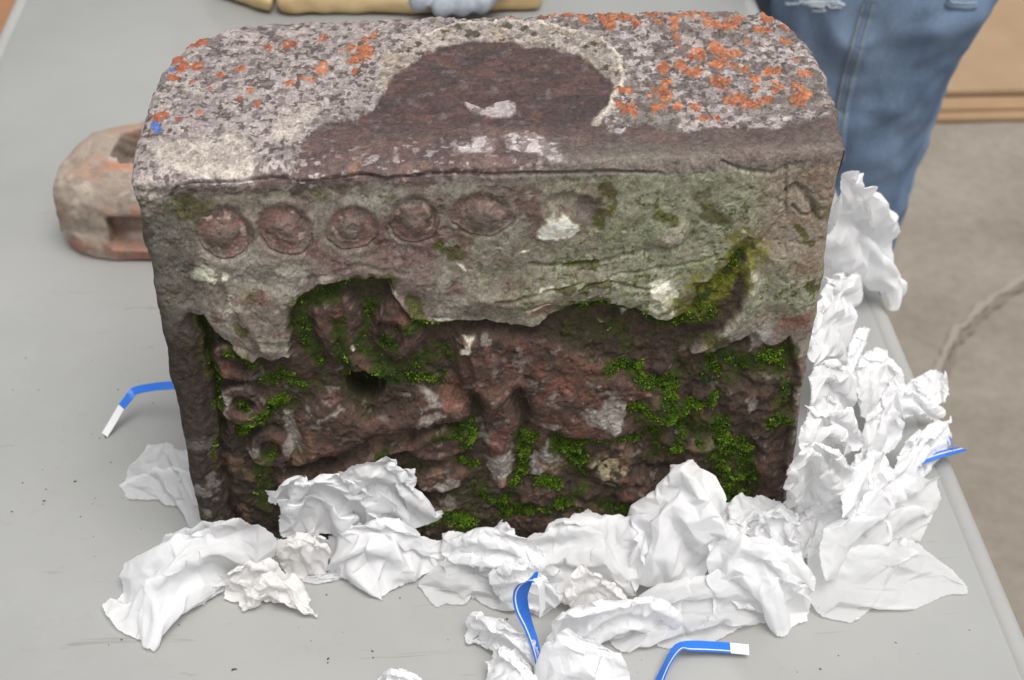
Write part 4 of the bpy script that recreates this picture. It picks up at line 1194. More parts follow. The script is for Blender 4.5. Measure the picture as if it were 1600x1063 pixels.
def plain_noise(B, n, freq, rg):
    c = rg.normal(size=(B, freq, freq, 3))
    x = np.linspace(0, freq - 1.001, n)
    i = x.astype(int)
    f = (x - i)
    f = f * f * (3 - 2 * f)
    a = c[:, i][:, :, i] * (1 - f)[None, None, :, None] + c[:, i][:, :, np.minimum(i + 1, freq - 1)] * f[None, None, :, None]
    b = c[:, np.minimum(i + 1, freq - 1)][:, :, i] * (1 - f)[None, None, :, None] + c[:, np.minimum(i + 1, freq - 1)][:, :, np.minimum(i + 1, freq - 1)] * f[None, None, :, None]
    return a * (1 - f)[None, :, None, None] + b * f[None, :, None, None]

RIGHTX = BW + 0.004
def collide(p):
    lx = (p - BA) @ EX
    ly = -((p - BA) @ EN)                                 # depth behind the carved face
    z = p[..., 2]
    # table top (only over the table)
    ontab = p[..., 0] < 0.3566 - 0.0529 * p[..., 1] + 0.004
    p[..., 2] = np.where(ontab, np.maximum(z, 0.0020), z)
    inside = (lx > 0.004) & (lx < RIGHTX) & (ly > -0.0015) & (ly < BD) & (z < BH)
    toR = RIGHTX - lx
    toF = ly + 0.0015
    useF = inside & ((toF < toR) | (lx < BW * 0.7))
    useR = inside & ~useF
    p += np.where(useF, toF, 0)[..., None] * EN
    p += np.where(useR, toR, 0)[..., None] * EX
    return p

def solve(p, tg, ex, it, pull_b, pull_i, bend):
    B, n = p.shape[:2]
    rest0 = []
    # rest lengths: those of the smooth target, stretched
    lens = {}
    def ln(a, b):
        return np.linalg.norm(a - b, axis=-1)
    Lh = 0.5 * ln(tg[:, :, 1:], tg[:, :, :-1]) + 0.5 * ln(tg[:, :, 1:], tg[:, :, :-1]).mean((1, 2), keepdims=True)
    Lv = 0.5 * ln(tg[:, 1:], tg[:, :-1]) + 0.5 * ln(tg[:, 1:], tg[:, :-1]).mean((1, 2), keepdims=True)
    Lh, Lv = Lh * ex, Lv * ex
    hh = 0.5 * (Lh[:, 1:] + Lh[:, :-1])
    vv = 0.5 * (Lv[:, :, 1:] + Lv[:, :, :-1])
    Ld = np.sqrt(hh ** 2 + vv ** 2)
    def con(A, Bv, L, k):
        d = Bv - A
        l = np.sqrt((d * d).sum(-1)) + 1e-9
        c = (0.5 * k * (l - L) / l)[..., None] * d
        A += c
        Bv -= c
    bm_ = np.zeros((n, n, 1))
    bm_[0] = bm_[-1] = 1
    bm_[:, 0] = bm_[:, -1] = 1
    pull = pull_b * bm_ + pull_i * (1 - bm_)
    for k in range(it):
        for s in (0, 1):
            con(p[:, :, s:n - 1:2], p[:, :, s + 1:n:2], Lh[:, :, s::2], 0.9)
            con(p[:, s:n - 1:2], p[:, s + 1:n:2], Lv[:, s::2], 0.9)
        for s in (0, 1):
            con(p[:, s:n - 1:2, :-1], p[:, s + 1:n:2, 1:], Ld[:, s::2], 0.45)
            con(p[:, s:n - 1:2, 1:], p[:, s + 1:n:2, :-1], Ld[:, s::2], 0.45)
        if bend:
            for s in (0, 1, 2, 3):
                a, b = p[:, :, s:n - 2:4], p[:, :, s + 2:n:4]
                m = min(a.shape[2], b.shape[2])
                L2 = (Lh[:, :, :-1] + Lh[:, :, 1:])[:, :, s::4][:, :, :m]
                con(a[:, :, :m], b[:, :, :m], L2, bend)
                a, b = p[:, s:n - 2:4], p[:, s + 2:n:4]
                m = min(a.shape[1], b.shape[1])
                L2 = (Lv[:, :-1] + Lv[:, 1:])[:, s::4][:, :m]
                con(a[:, :m], b[:, :m], L2, bend)
        p += (tg - p) * pull
        p[..., 2] -= 0.00004
        collide(p)
    return p

p = tgt.copy()
size = np.array([np.linalg.norm(g[0, 0] - g[-1, -1]) + np.linalg.norm(g[0, -1] - g[-1, 0]) for g in tgt])[:, None, None, None] * 0.5
p += plain_noise(B, N0, 6, srng) * 0.045 * size * np.array([0.5, 0.5, 1.0])
p = solve(p, tgt, EXC, 160, 0.06, 0.012, 0.25)
p = up2(p)
tg = up2(tgt)
p += plain_noise(B, p.shape[1], 12, srng) * 0.010 * size
p = solve(p, tg, EXC * 1.01, 110, 0.04, 0.006, 0.22)
p = up2(p)
tg = up2(tg)
p += plain_noise(B, p.shape[1], 24, srng) * 0.0022 * size
p = solve(p, tg, EXC * 1.012, 70, 0.015, 0.003, 0.4)
p = up2(p)
tg = up2(tg)
p = solve(p, tg, EXC * 1.012, 20, 0.004, 0.001, 0.4)
# paper breaks into flat facets with sharp creases: blend towards a jittered triangulation of the folded sheet
def facets(q, m, wt, rg):
    n = q.shape[0]
    sub = (n - 1) // m
    nu = np.stack(np.meshgrid(np.linspace(0, 1, m + 1), np.linspace(0, 1, m + 1), indexing='ij'), -1)
    jit = rg.uniform(-0.40, 0.40, nu.shape) / m
    jit[0, :, 0] = jit[-1, :, 0] = 0
    jit[:, 0, 1] = jit[:, -1, 1] = 0
    nu = nu + jit
    def samp(uv):
        f = np.clip(uv, 0, 1) * (n - 1)
        i = np.minimum(f.astype(int), n - 2)
        r = f - i
        a, b = i[..., 0], i[..., 1]
        ra, rb = r[..., :1], r[..., 1:]
        return (q[a, b] * (1 - ra) + q[a + 1, b] * ra) * (1 - rb) + (q[a, b + 1] * (1 - ra) + q[a + 1, b + 1] * ra) * rb
    nodes = samp(nu)
    k = np.arange(n)
    ci = np.minimum(k // sub, m - 1)
    la = (k - ci * sub) / sub
    I, J = np.meshgrid(ci, ci, indexing='ij')
    A, Bb = np.meshgrid(la, la, indexing='ij')
    dia = (rg.random((m, m)) < 0.5)[I, J]
    def bary(arr):
        p00, p10, p01, p11 = arr[I, J], arr[I + 1, J], arr[I, J + 1], arr[I + 1, J + 1]
        a, b = A[..., None], Bb[..., None]
        t1 = np.where(a + b <= 1, p00 + (p10 - p00) * a + (p01 - p00) * b, p11 + (p01 - p11) * (1 - a) + (p10 - p11) * (1 - b))
        t2 = np.where(a >= b, p00 + (p10 - p00) * a + (p11 - p10) * b, p00 + (p11 - p01) * a + (p01 - p00) * b)
        return np.where(dia[..., None], t1, t2)
    return bary(nodes) * wt + samp(bary(nu)) * (1 - wt)
for i in range(B):
    p[i] = facets(p[i], (8, 12, 12, 16)[i % 4], 0.75, srng)
NS = p.shape[1]
gf = grid_faces(NS, NS)
# sharp straight creases of crushed paper, laid over the big folds
tu = np.linspace(0, 1, NS)
for i, s in enumerate(SHEETS):
    sz = float(size[i].ravel()[0])
    q = p[i]
    nn = np.cross(np.gradient(q, axis=1), np.gradient(q, axis=0))
    nn /= np.linalg.norm(nn, axis=-1, keepdims=True) + 1e-12
    U, V_ = np.meshgrid(tu * sz, tu * sz)
    U2 = U + 0.010 * fbm(U + i, V_, 0.06, 2, 400 + i)
    V2 = V_ + 0.010 * fbm(U, V_ + i, 0.06, 2, 450 + i)
    d = np.zeros_like(U)
    for k in range(9):
        lam = srng.uniform(0.012, 0.055)
        a = srng.uniform(0, PI)
        ph = srng.uniform(0, 1)
        f = (U2 * math.cos(a) + V2 * math.sin(a)) / lam + ph
        tri = np.abs(f - np.floor(f) - 0.5) * 4 - 1
        d += lam * 0.020 * tri * smooth(-0.2, 0.5, fbm(U, V_, 0.05, 2, 500 + 10 * i + k))
    q += nn * d[..., None]
    # pleats: the sheet doubles back under itself along a line
    GU, GV = np.gradient(tg[i], axis=1), np.gradient(tg[i], axis=0)
    ns = np.cross(GU, GV)
    ns /= np.linalg.norm(ns, axis=-1, keepdims=True) + 1e-12
    ns = np.where(ns[..., 2:] < 0, -ns, ns)
    for k in range(s.get('pl', 2)):
        a = srng.uniform(0, 2 * PI)
        D = U2 * math.cos(a) + V2 * math.sin(a)
        lo_, hi_ = D.min(), D.max()
        s0 = lo_ + (hi_ - lo_) * srng.uniform(0.25, 0.7)
        along = -U2 * math.sin(a) + V2 * math.cos(a)
        msk = smooth(-0.35, 0.25, fbm(along, along * 0 + k, 0.08, 2, 700 + 7 * i + k))
        A = srng.uniform(0.004, 0.009) * msk
        w_ = 0.0036
        tang = GU * math.cos(a) + GV * math.sin(a)
        tang /= np.linalg.norm(tang, axis=-1, keepdims=True) + 1e-12
        sh = -A * smooth(s0, s0 + w_, D) + A * (D - lo_) / (hi_ - lo_)
        hgt = 0.30 * A * smooth(s0 - 0.016, s0, D) * (1 - smooth(s0 + 0.3 * w_, s0 + w_, D))
        q += tang * sh[..., None] + ns * hgt[..., None]
    for e_ in (q[0], q[-1], q[:, 0], q[:, -1]):           # torn rim
        e_ += srng.normal(size=e_.shape) * (0.00025, 0.00025, 0.00015)
    collide(q[None])
for i, s in enumerate(SHEETS):
    v = p[i].reshape(-1, 3)
    org = np.array([v[:, 0].mean(), v[:, 1].mean(), 0.0])
    # torn, uneven rim: nibble the outermost row
    thin = ('thin' in s['l'] or 'flat' in s['l'])
    big = 'large' in s['l'] or 'draped' in s['l'] or 'fan' in s['l']
    me = mesh_np('tissue_paper', v - org, gf, M_TISSUE2 if s.get('m') == 2 else M_TISSUE3 if thin else M_TISSUE4 if big else M_TISSUE)
    o = link('tissue_paper', me, None, s['l'], 'tissue paper', 'white tissue papers packed around the stone')
    o.location = org
# ------------------------------------------------------------------ blue straps
def ribbon_pts(pts, sub=8):
    "Catmull-Rom through (px,py,z,tilt) -> world points and tilts"
    w = [np.append(at(p[0], p[1], p[2]), p[3]) for p in pts]
    w = [2 * w[0] - w[1]] + w + [2 * w[-1] - w[-2]]
    o = []
    for i in range(1, len(w) - 2):
        for k in range(sub):
            t = k / sub
            a, b, c, d = w[i - 1], w[i], w[i + 1], w[i + 2]
            o.append(0.5 * (2 * b + (c - a) * t + (2 * a - 5 * b + 4 * c - d) * t * t + (3 * b - a - 3 * c + d) * t ** 3))
    o.append(w[-2])
    return np.array(o)

def ribbon(name, cen, width, m, parent, org, lo=-1.0, hi=1.0, th=0.00045, lift=0.0, up=False):
    bm = bmesh.new()
    prev = None
    n = len(cen)
    for i in range(n):
        t = cen[min(n - 1, i + 1), :3] - cen[max(0, i - 1), :3]
        t /= np.linalg.norm(t)
        if up:
            a = math.radians(cen[i, 3])
            s2 = np.array([math.cos(a), math.sin(a), 0.0])
            s2 -= t * (s2 @ t)
            s2 /= np.linalg.norm(s2)
        side = np.cross(t, [0, 0, 1.0])
        side /= np.linalg.norm(side) + 1e-9
        nrm_ = np.cross(side, t)
        a = math.radians(cen[i, 3])
        if not up:
            s2 = side * math.cos(a) + nrm_ * math.sin(a)
        n2 = np.cross(s2, t)
        n2 = n2 if n2 @ (CAM - cen[i, :3]) > 0 else -n2
        c = cen[i, :3] + n2 * lift - org
        q = [c + s2 * width / 2 * lo + n2 * th, c + s2 * width / 2 * hi + n2 * th, c + s2 * width / 2 * hi, c + s2 * width / 2 * lo]
        v = [bm.verts.new(x) for x in q]
        if prev:
            for k in range(4):
                bm.faces.new((prev[k], prev[(k + 1) % 4], v[(k + 1) % 4], v[k]))
        else:
            bm.faces.new(v)
        prev = v
    bm.faces.new(prev)
    return link(name, bm_mesh(name, bm, m, False), parent)

def strap(label, blue, white, width, stripe=True, edge=(0.62, 0.82), up=False):
    c = ribbon_pts(blue)
    org = np.array([c[len(c) // 2, 0], c[len(c) // 2, 1], 0.0])
    e = empty('blue_strap', org, label=label, cat='strap', group='blue plastic straps on the table')
    ribbon('blue_band', c, width, M_BLUE, e, org, up=up)
    if stripe:
        ribbon('white_stripe', c, width, M_WHITE, e, org, edge[0], edge[1], 0.0003, 0.00035, up)
    if white:
        ribbon('white_tip', ribbon_pts(white), width * 0.98, M_WHITE, e, org, up=up)
    return e
strap('short blue strap with a white end, bent over the table left of the stone',
      [(320, 600, .034, 25), (262, 603, .032, 25), (240, 605, .030, 25), (211, 611, .025, 30), (202, 621, .022, 20), (190, 636, .017, 10)],
      [(190, 636, .017, 10), (178, 657, .009, 10), (164, 680, .001, 5)], .0062, False)
strap('blue strap standing up as a loop among the tissues at the front',
      [(842, 1040, .012, 75), (836, 1010, .022, 70), (824, 975, .036, 60), (815, 950, .048, 25), (813, 930, .058, 0), (819, 914, .068, 15), (829, 905, .074, 45), (840, 902, .076, 70)],
      [(842, 903, .076, 66), (845, 912, .074, 66), (846, 930, .064, 68), (847, 957, .048, 68)], .0088, True, (-0.72, -0.55), True)
strap('blue strap with a white end lying folded at the bottom right of the table',
      [(1018, 1095, .003, 30), (1030, 1066, .006, 40), (1044, 1036, .010, 45), (1060, 1013, .010, 25), (1078, 1010, .008, 0), (1110, 1011, .006, 0), (1141, 1013, .005, 0)],
      [(1141, 1013, .005, 0), (1155, 1014.5, .0045, 0), (1170, 1016, .004, 0)], .0080, True, (0.55, 0.7))
fr_ = strap('frayed blue and white strip poking out from tissue at the right table edge',
      [(1425, 726, .014, 20), (1450, 717, .013, 25), (1475, 709, .012, 20), (1504, 702, .008, 25)], None, .0095, True, (-0.2, 0.05))
c = ribbon_pts([(1484, 682, .016, 70), (1487, 692, .013, 70), (1489, 704, .010, 60)])
ribbon('frayed_end', c, .004, M_BLUE, fr_, np.array(fr_.location))

# ------------------------------------------------------------------ crumbs fallen from the stone
M_CRUMB, t_, b_ = mat('crumbs', rough=0.9)
at_ = nd(t_, 'ShaderNodeAttribute', attribute_name='tone')
t_.links.new(at_.outputs['Color'], b_.inputs['Base Color'])
cr = np.random.default_rng(21)
spots = [(70, 783, 2.2, 1), (118, 752, 2.2, 1), (35, 755, 1.2, 0), (72, 765, 1.2, 0), (18, 800, 1.2, 0), (165, 684, 1.5, 1), (510, 930, 1.2, 0), (625, 935, 1.2, 0), (700, 920, .8, 0), (190, 1000, 1.1, 0), (170, 1008, .9, 0), (365, 1047, 1.5, 0),
         (513, 1030, 1.4, 0), (512, 1036, 1.0, 0), (582, 1018, 1.2, 0), (583, 1028, 1.0, 0), (700, 1000, .8, 0), (792, 968, 1.6, 0), (280, 977, 1.1, 0), (1282, 1046, 1.6, 0), (1400, 1005, 1.0, 0), (1310, 1025, .8, 0), (1515, 985, .8, 0), (240, 630, 1.0, 0), (40, 560, 1.1, 0), (20, 610, 1.0, 0), (60, 610, .9, 0)]
for k in range(90):
    px, py = cr.uniform(0, 1580), cr.uniform(430, 1063)
    spots.append((px, py, abs(cr.normal()) * 0.32 + 0.22, int(cr.random() < 0.08)))
for k in range(40):
    spots.append((cr.uniform(0, 260), cr.uniform(560, 900), abs(cr.normal()) * 0.35 + 0.3, int(cr.random() < 0.2)))
cv, cf, cc = [], [], []
octa = np.array([(1, 0, 0), (0, 1, 0), (-1, 0, 0), (0, -1, 0), (0, 0, .8), (0, 0, -.3)])
of = np.array([(0, 1, 4), (1, 2, 4), (2, 3, 4), (3, 0, 4), (1, 0, 5), (2, 1, 5), (3, 2, 5), (0, 3, 5)])
for (px, py, r, g_) in spots:
    r = min(r, 1.5) * 0.8
    c = at(px, py, 0)
    if c[0] > 0.352 - 0.0529 * c[1]:
        continue
    for q in range(1 if r < 1 else int(cr.integers(1, 4))):
        a = cr.uniform(0, 6.28)
        v = octa * (r * 0.001) * cr.uniform(.6, 1.3, (6, 1)) * (1, .7, .6)
        v = np.stack([v[:, 0] * math.cos(a) - v[:, 1] * math.sin(a), v[:, 0] * math.sin(a) + v[:, 1] * math.cos(a), v[:, 2]], 1)
        v += c + (0 if q == 0 else 1) * cr.normal(size=3) * (r * .0007, r * .0004, 0) + (0, 0, r * .00022)
        cf.append(of + 6 * len(cv))
        cv.append(v)
        t = lin((70, 96, 30)) if g_ else lin((74, 66, 58)) * cr.uniform(.6, 1.6)
        cc.append(np.repeat(t[None], 6, 0))
link('crumbs', mesh_np('crumbs', np.concatenate(cv), np.concatenate(cf), M_CRUMB, False, np.concatenate(cc)),
     None, 'tiny dark and mossy crumbs scattered over the grey table top', 'crumbs', kind='stuff')

# ------------------------------------------------------------------ helpers for lumpy solids
def temp(bm, name='temp'):
    me = bpy.data.meshes.new(name)
    bmesh.ops.recalc_face_normals(bm, faces=bm.faces)
    bm.to_mesh(me)
    bm.free()
    o = bpy.data.objects.new(name, me)
    C.objects.link(o)
    return o

def solid(bm, cuts, voxel, smooth_it=4):
    "union of the closed shapes in bm, minus cuts, remeshed to one even skin -> mesh"
    o = temp(bm)
    if voxel:
        r = o.modifiers.new('r', 'REMESH')
        r.mode, r.voxel_size = 'VOXEL', voxel
    co = []
    for c in cuts:
        k = temp(c, 'cut')
        co.append(k)
        b = o.modifiers.new('b', 'BOOLEAN')
        b.operation, b.object, b.solver = 'DIFFERENCE', k, 'EXACT'
    if cuts:
        r = o.modifiers.new('r2', 'REMESH')
        r.mode, r.voxel_size = 'VOXEL', voxel
    s = o.modifiers.new('s', 'SMOOTH')
    s.factor, s.iterations = 0.5, smooth_it
    dg = bpy.context.evaluated_depsgraph_get()
    dg.update()
    me = bpy.data.meshes.new_from_object(o.evaluated_get(dg))
    for x in [o] + co:
        m = x.data
        bpy.data.objects.remove(x)
        bpy.data.meshes.remove(m)
    for p in me.polygons:
        p.use_smooth = True
    return me

def coords(me):
    v = np.zeros(len(me.vertices) * 3, np.float32)
    me.vertices.foreach_get('co', v)
    n = np.zeros(len(me.vertices) * 3, np.float32)
    me.vertices.foreach_get('normal', n)
    return v.reshape(-1, 3), n.reshape(-1, 3)

def setco(me, v):
    me.vertices.foreach_set('co', np.ascontiguousarray(v, np.float32).ravel())
    me.update()

def capsule(bm, a, b, ra, rb, k=14, sx=1.0):
    a, b = Vector(a), Vector(b)
    z = (b - a).normalized()
    x = z.orthogonal().normalized()
    y = z.cross(x)
    L = (b - a).length
    rr = []
    for t in np.linspace(-PI / 2, 0, 5):
        rr.append((a + z * ra * math.sin(t), max(ra * math.cos(t), 1e-4)))
    for t in np.linspace(0, PI / 2, 5):
        rr.append((b + z * rb * math.sin(t), max(rb * math.cos(t), 1e-4)))
    prev = None
    for c, r in rr:
        v = [bm.verts.new(c + (x * math.cos(2 * PI * i / k) + y * math.sin(2 * PI * i / k)) * r) for i in range(k)]
        if prev:
            for i in range(k):
                bm.faces.new((prev[i], prev[(i + 1) % k], v[(i + 1) % k], v[i]))
        else:
            bm.faces.new(v[::-1])
        prev = v
    bm.faces.new(prev)

# ------------------------------------------------------------------ terracotta fragment behind the stone's left side
tp = at(78, 410, 0)
bm = bmesh.new()
prev = None
for z, ins in ((-0.01, .006), (0.004, .003), (0.014, 0.0), (0.034, 0.0), (0.052, 0.001), (0.064, 0.006), (0.072, 0.013), (0.077, 0.023), (0.080, 0.040)):
    v = []
    for i in range(56):
        th = 2 * PI * i / 56
        c, s0 = math.cos(th), math.sin(th)
        ex_ = 2 / 3.4
        x = 0.098 + (0.098 - ins) * math.copysign(abs(c) ** ex_, c)
        y = 0.060 + (0.060 - ins) * math.copysign(abs(s0) ** ex_, s0)
        x += 0.10 * max(0.0, y - 0.05) * (1 if x < 0.098 else 0) * 2.5 * (1 - x / 0.098)
        v.append(bm.verts.new((x, y, z)))
    if prev:
        for i in range(56):
            bm.faces.new((prev[i], prev[(i + 1) % 56], v[(i + 1) % 56], v[i]))
    else:
        bm.faces.new(v[::-1])
    prev = v
bm.faces.new(prev)
capsule(bm, (0.075, 0.095, 0.046), (0.130, 0.180, 0.040), 0.032, 0.030)
cut1 = bmesh.new()
box(cut1, (0.054, -0.02, 0.014), (0.110, 0.020, 0.046), bev=0.002)
cut2 = bmesh.new()
box(cut2, (0.054, 0.034, 0.012), (0.092, 0.090, 0.13), bev=0.008)
cut3 = bmesh.new()
box(cut3, (0.026, 0.028, 0.075), (0.038, 0.066, 0.1), bev=0.003)
cut4 = bmesh.new()
box(cut4, (-0.02, -0.03, -0.04), (0.3, 0.3, 0.0005))
tme = solid(bm, [cut1, cut2, cut3, cut4], 0.0019, 5)
v, n = coords(tme)
dsp = 0.0014 * fbm(v[:, 0] + v[:, 2] * .7, v[:, 1] + v[:, 2], 0.03, 4, 301) + 0.0005 * fbm(v[:, 0], v[:, 2] + v[:, 1], 0.006, 3, 302)
lay = smooth(0.0012, 0.0, np.abs(v[:, 2] - 0.034 - 0.003 * fbm(v[:, 0], v[:, 1], 0.03, 3, 303))) + smooth(0.001, 0.0, np.abs(v[:, 2] - 0.026 - 0.002 * fbm(v[:, 0], v[:, 1], 0.03, 3, 304)))
dsp -= 0.0007 * lay * smooth(0.06, 0.03, v[:, 0])
setco(tme, v + n * dsp[:, None])
tcol = np.repeat(np.array([(164, 150, 137)], np.float32), len(v), 0)
def tmix(c, m):
    m = np.clip(m, 0, 1)[:, None]
    tcol[:] = tcol * (1 - m) + np.array(c, np.float32) * m
a_, b2 = v[:, 0] + 0.3 * v[:, 1], v[:, 2] + 0.8 * v[:, 1]
tmix((186, 172, 158), smooth(0, .5, fbm(a_, b2, 0.02, 4, 310)))
tmix((168, 118, 100), smooth(-0.05, 0.4, fbm(a_, b2, 0.03, 4, 311)) * smooth(0.035, 0.02, v[:, 2]) * 0.75)
tmix((170, 124, 106), smooth(0.042, 0.050, v[:, 0]) * smooth(0.062, 0.052, v[:, 2]) * smooth(0.030, 0.020, v[:, 1]) * smooth(-0.2, 0.3, fbm(a_, b2, 0.02, 3, 312)) * 0.7)
tmix((172, 136, 116), smooth(0.2, 0.5, fbm(a_, b2, 0.018, 4, 313)) * 0.6)
tmix((182, 116, 92), smooth(0.010, 0.0, np.abs(v[:, 1] - 0.030)) * smooth(0.045, 0.055, v[:, 0]) * smooth(0.06, 0.068, v[:, 2]) * 0.7)
tmix((92, 92, 62), smooth(0.082, 0.090, v[:, 0]) * smooth(0.07, 0.05, v[:, 2]) * smooth(0.028, 0.034, v[:, 1]) * smooth(0.088, 0.08, v[:, 1]) * 0.8)
tmix((140, 126, 114), smooth(0.35, 0.6, fbm(a_, b2, 0.008, 3, 314)) * 0.6)
tmix((224, 216, 206), smooth(0.013, 0.016, v[:, 2]) * smooth(0.022, 0.018, v[:, 2]) * smooth(0.055, 0.07, v[:, 0]) * smooth(0.004, 0.012, v[:, 1]) * smooth(0.03, 0.02, v[:, 1]) * 0.8)
ca = tme.color_attributes.new('tone', 'FLOAT_COLOR', 'POINT')
c4 = np.ones((len(v), 4), np.float32)
c4[:, :3] = lin(np.clip(tcol, 5, 250)) / 1.2
ca.data.foreach_set('color', c4.ravel())
tme.materials.clear()
tme.materials.append(M_STONE)
terra = link('terracotta_fragment', tme, None, 'pinkish terracotta fragment with a square socket, behind the left side of the stone', 'terracotta fragment')
terra.location = (tp[0], tp[1], 0.0)
terra.rotation_euler = (0, 0, math.radians(-4))

# ------------------------------------------------------------------ far end of the table: tan leather piece and grey glove
def cushion(name, pts, z0, th, m, parent, org, seed):
    "soft flat piece with a rounded rim over the given outline"
    bm = bmesh.new()
    q = [Vector((p[0] - org[0], p[1] - org[1], 0)) for p in pts]
    cen = sum(q, Vector()) / len(q)
    prev = None
    for ins, z in ((0.004, 0.0), (0.0, th * .3), (0.0, th * .7), (0.004, th * .93), (0.011, th)):
        vs2 = []
        for p_ in q:
            d = (cen - p_)
            vs2.append(bm.verts.new(p_ + d.normalized() * ins + Vector((0, 0, z0 + z))))
        if prev:
            for i in range(len(q)):
                bm.faces.new((prev[i], prev[(i + 1) % len(q)], vs2[(i + 1) % len(q)], vs2[i]))
        else:
            bm.faces.new(vs2[::-1])
        prev = vs2
    bm.faces.new(prev)
    me = solid(bm, [], 0.004, 3)
    v, n = coords(me)
    setco(me, v + n * (0.0020 * fbm(v[:, 0], v[:, 1] + v[:, 2], 0.035, 3, seed))[:, None])
    me.materials.clear()
    me.materials.append(m)
    return link(name, me, parent)
ORG = at(480, 20, 0)
tan = empty('leather_piece', (ORG[0], ORG[1], 0), label='tan leather piece with a seam lying at the far end of the table', cat='leather piece')
cushion('seamed_flap', [at(318, -8, 0), at(348, 2, 0), at(388, 14, 0), at(412, 24, 0), at(428, 27, 0), at(430, 0, 0), at(431, -40, 0), at(330, -50, 0)], 0.001, 0.020, M_TAN, tan, ORG, 321)
cushion('main_panel', [at(432, 10, 0), at(437, 24, 0), at(455, 28, 0), at(520, 26, 0), at(640, 27, 0), at(700, 24, 0), at(846, 20, 0), at(852, -10, 0), at(840, -60, 0), at(436, -50, 0)], 0.001, 0.024, M_TAN, tan, ORG, 322)
GO = at(715, 8, 0.03)
bm = bmesh.new()
def gp(px, py, z):
    p = at(px, py, z) - np.array([GO[0], GO[1], 0])
    return tuple(p)
for (a, b, r) in (((760, -40, .040), (722, 10, .036), .011), ((735, -40, .040), (690, 12, .036), .011), ((790, -40, .040), (752, 6, .036), .011), ((700, -45, .038), (655, 2, .037), .012), ((800, -60, .045), (700, -60, .045), .018)):
    capsule(bm, gp(*a), gp(*b), r * 1.1, r)
gme = solid(bm, [], 0.003, 3)
gme.materials.clear()
gme.materials.append(M_GREYGLOVE)
glove = link('work_glove', gme, None, 'grey knitted work glove lying on the tan leather piece', 'glove')
glove.location = (GO[0], GO[1], 0)

# black box added to fill the dark gap between table edge and jeans
bp = fl(1190, 10)
bbox = empty('gap_filler_box', (bp[0], bp[1], FLOOR), 0.1, label='black box added on the floor to fill the dark gap between table edge and jeans', cat='filler box')
bm = bmesh.new()
box(bm, (-0.16, -0.12, 0.001), (0.16, 0.14, 0.22), bev=0.01)
link('filler_body', bm_mesh('filler_body', bm, M_BLACK, False), bbox)
bm = bmesh.new()
box(bm, (-0.17, -0.13, 0.222), (0.17, 0.15, 0.24), bev=0.006)
link('lid', bm_mesh('lid', bm, M_BLACK, False), bbox)

# ------------------------------------------------------------------ person in jeans beside the table
M_DENIM, t_, b_ = mat('blue_denim', rough=0.85, spec=0.15)
tc = nd(t_, 'ShaderNodeTexCoord')
mp = nd(t_, 'ShaderNodeMapping')
mp.inputs['Scale'].default_value = (1.6, 1.6, 0.55)
t_.links.new(tc.outputs['Object'], mp.inputs[0])
n1 = noise_node(t_, 9, 5, 0.6, mp.outputs[0], 0.4)
n2 = noise_node(t_, 420, 2, 0.6, mp.outputs[0])
at_ = nd(t_, 'ShaderNodeAttribute', attribute_name='tone')
r1 = ramp(t_, n1.outputs[0], [(0.28, (0.70, 0.72, 0.76)), (0.52, (1, 1, 1)), (0.75, (1.35, 1.3, 1.24))])
r2 = ramp(t_, n2.outputs[0], [(0.3, (0.86, 0.87, 0.9)), (0.7, (1.12, 1.12, 1.1))])
t_.links.new(mixc(t_, 'MULTIPLY', 1.0, mixc(t_, 'MULTIPLY', 1.0, at_.outputs['Color'], r1.outputs[0]), r2.outputs[0]), b_.inputs['Base Color'])
bump(t_, b_, n2.outputs[0], 0.3, 0.001)
M_SEAM, _, _ = mat('denim_seam', lin((112, 130, 154)), 0.85)
M_STITCH, _, _ = mat('pale_stitching', lin((140, 146, 150)), 0.8)
M_FRAY, _, _ = mat('frayed_white_threads', lin((206, 214, 222)), 0.9)
M_SHOE, _, _ = mat('white_canvas_shoe', (0.5, 0.5, 0.5), 0.7)
def tube_loft(bm, rings, k=20):
    prev = None
    for (c, rx, ry) in rings:
        v = [bm.verts.new((c[0] + rx * math.cos(2 * PI * i / k), c[1] + ry * math.sin(2 * PI * i / k), c[2])) for i in range(k)]
        if prev:
            for i in range(k):
                bm.faces.new((prev[i], prev[(i + 1) % k], v[(i + 1) % k], v[i]))
        else:
            bm.faces.new(v[::-1])
        prev = v
    bm.faces.new(prev)
PO = np.array([0.40, 1.55, FLOOR])
bm = bmesh.new()
tube_loft(bm, [((-.030, -.07, .05), .076, .082), ((-.026, -.07, .25), .080, .085), ((-.020, -.07, .44), .088, .09), ((-.010, -.07, .60), .094, .098), ((.000, -.07, .70), .106, .105), ((.008, -.065, .80), .124, .112), ((.014, -.05, .92), .135, .118), ((.02, -.03, 1.0), .14, .11)])
tube_loft(bm, [((-.06, .15, .05), .076, .082), ((-.05, .15, .25), .080, .085), ((-.04, .15, .45), .088, .09), ((-.02, .14, .65), .096, .10), ((.00, .13, .80), .118, .11), ((.014, .11, .92), .133, .118), ((.02, .09, 1.0), .14, .11)])
tube_loft(bm, [((.02, .03, .88), .13, .16), ((.022, .03, .98), .14, .18), ((.02, .03, 1.10), .13, .17), ((.018, .03, 1.14), .12, .16)])
jme = solid(bm, [], 0.0075, 6)
v, n = coords(jme)
ang = np.arctan2(v[:, 1] + .07, v[:, 0])
fold_ = fbm(ang * 0.12 + v[:, 2] * 0.25, v[:, 2] * 0.9 - ang * 0.05, 0.13, 3, 331) * 0.009 + 0.004 * fbm(ang * .1, v[:, 2] * 1.5, 0.05, 3, 332)
rid = 1 - np.abs(fbm(ang * 0.10 + v[:, 2] * 0.5, v[:, 2] * 1.2 - ang * 0.06, 0.11, 3, 335)) * 2.2
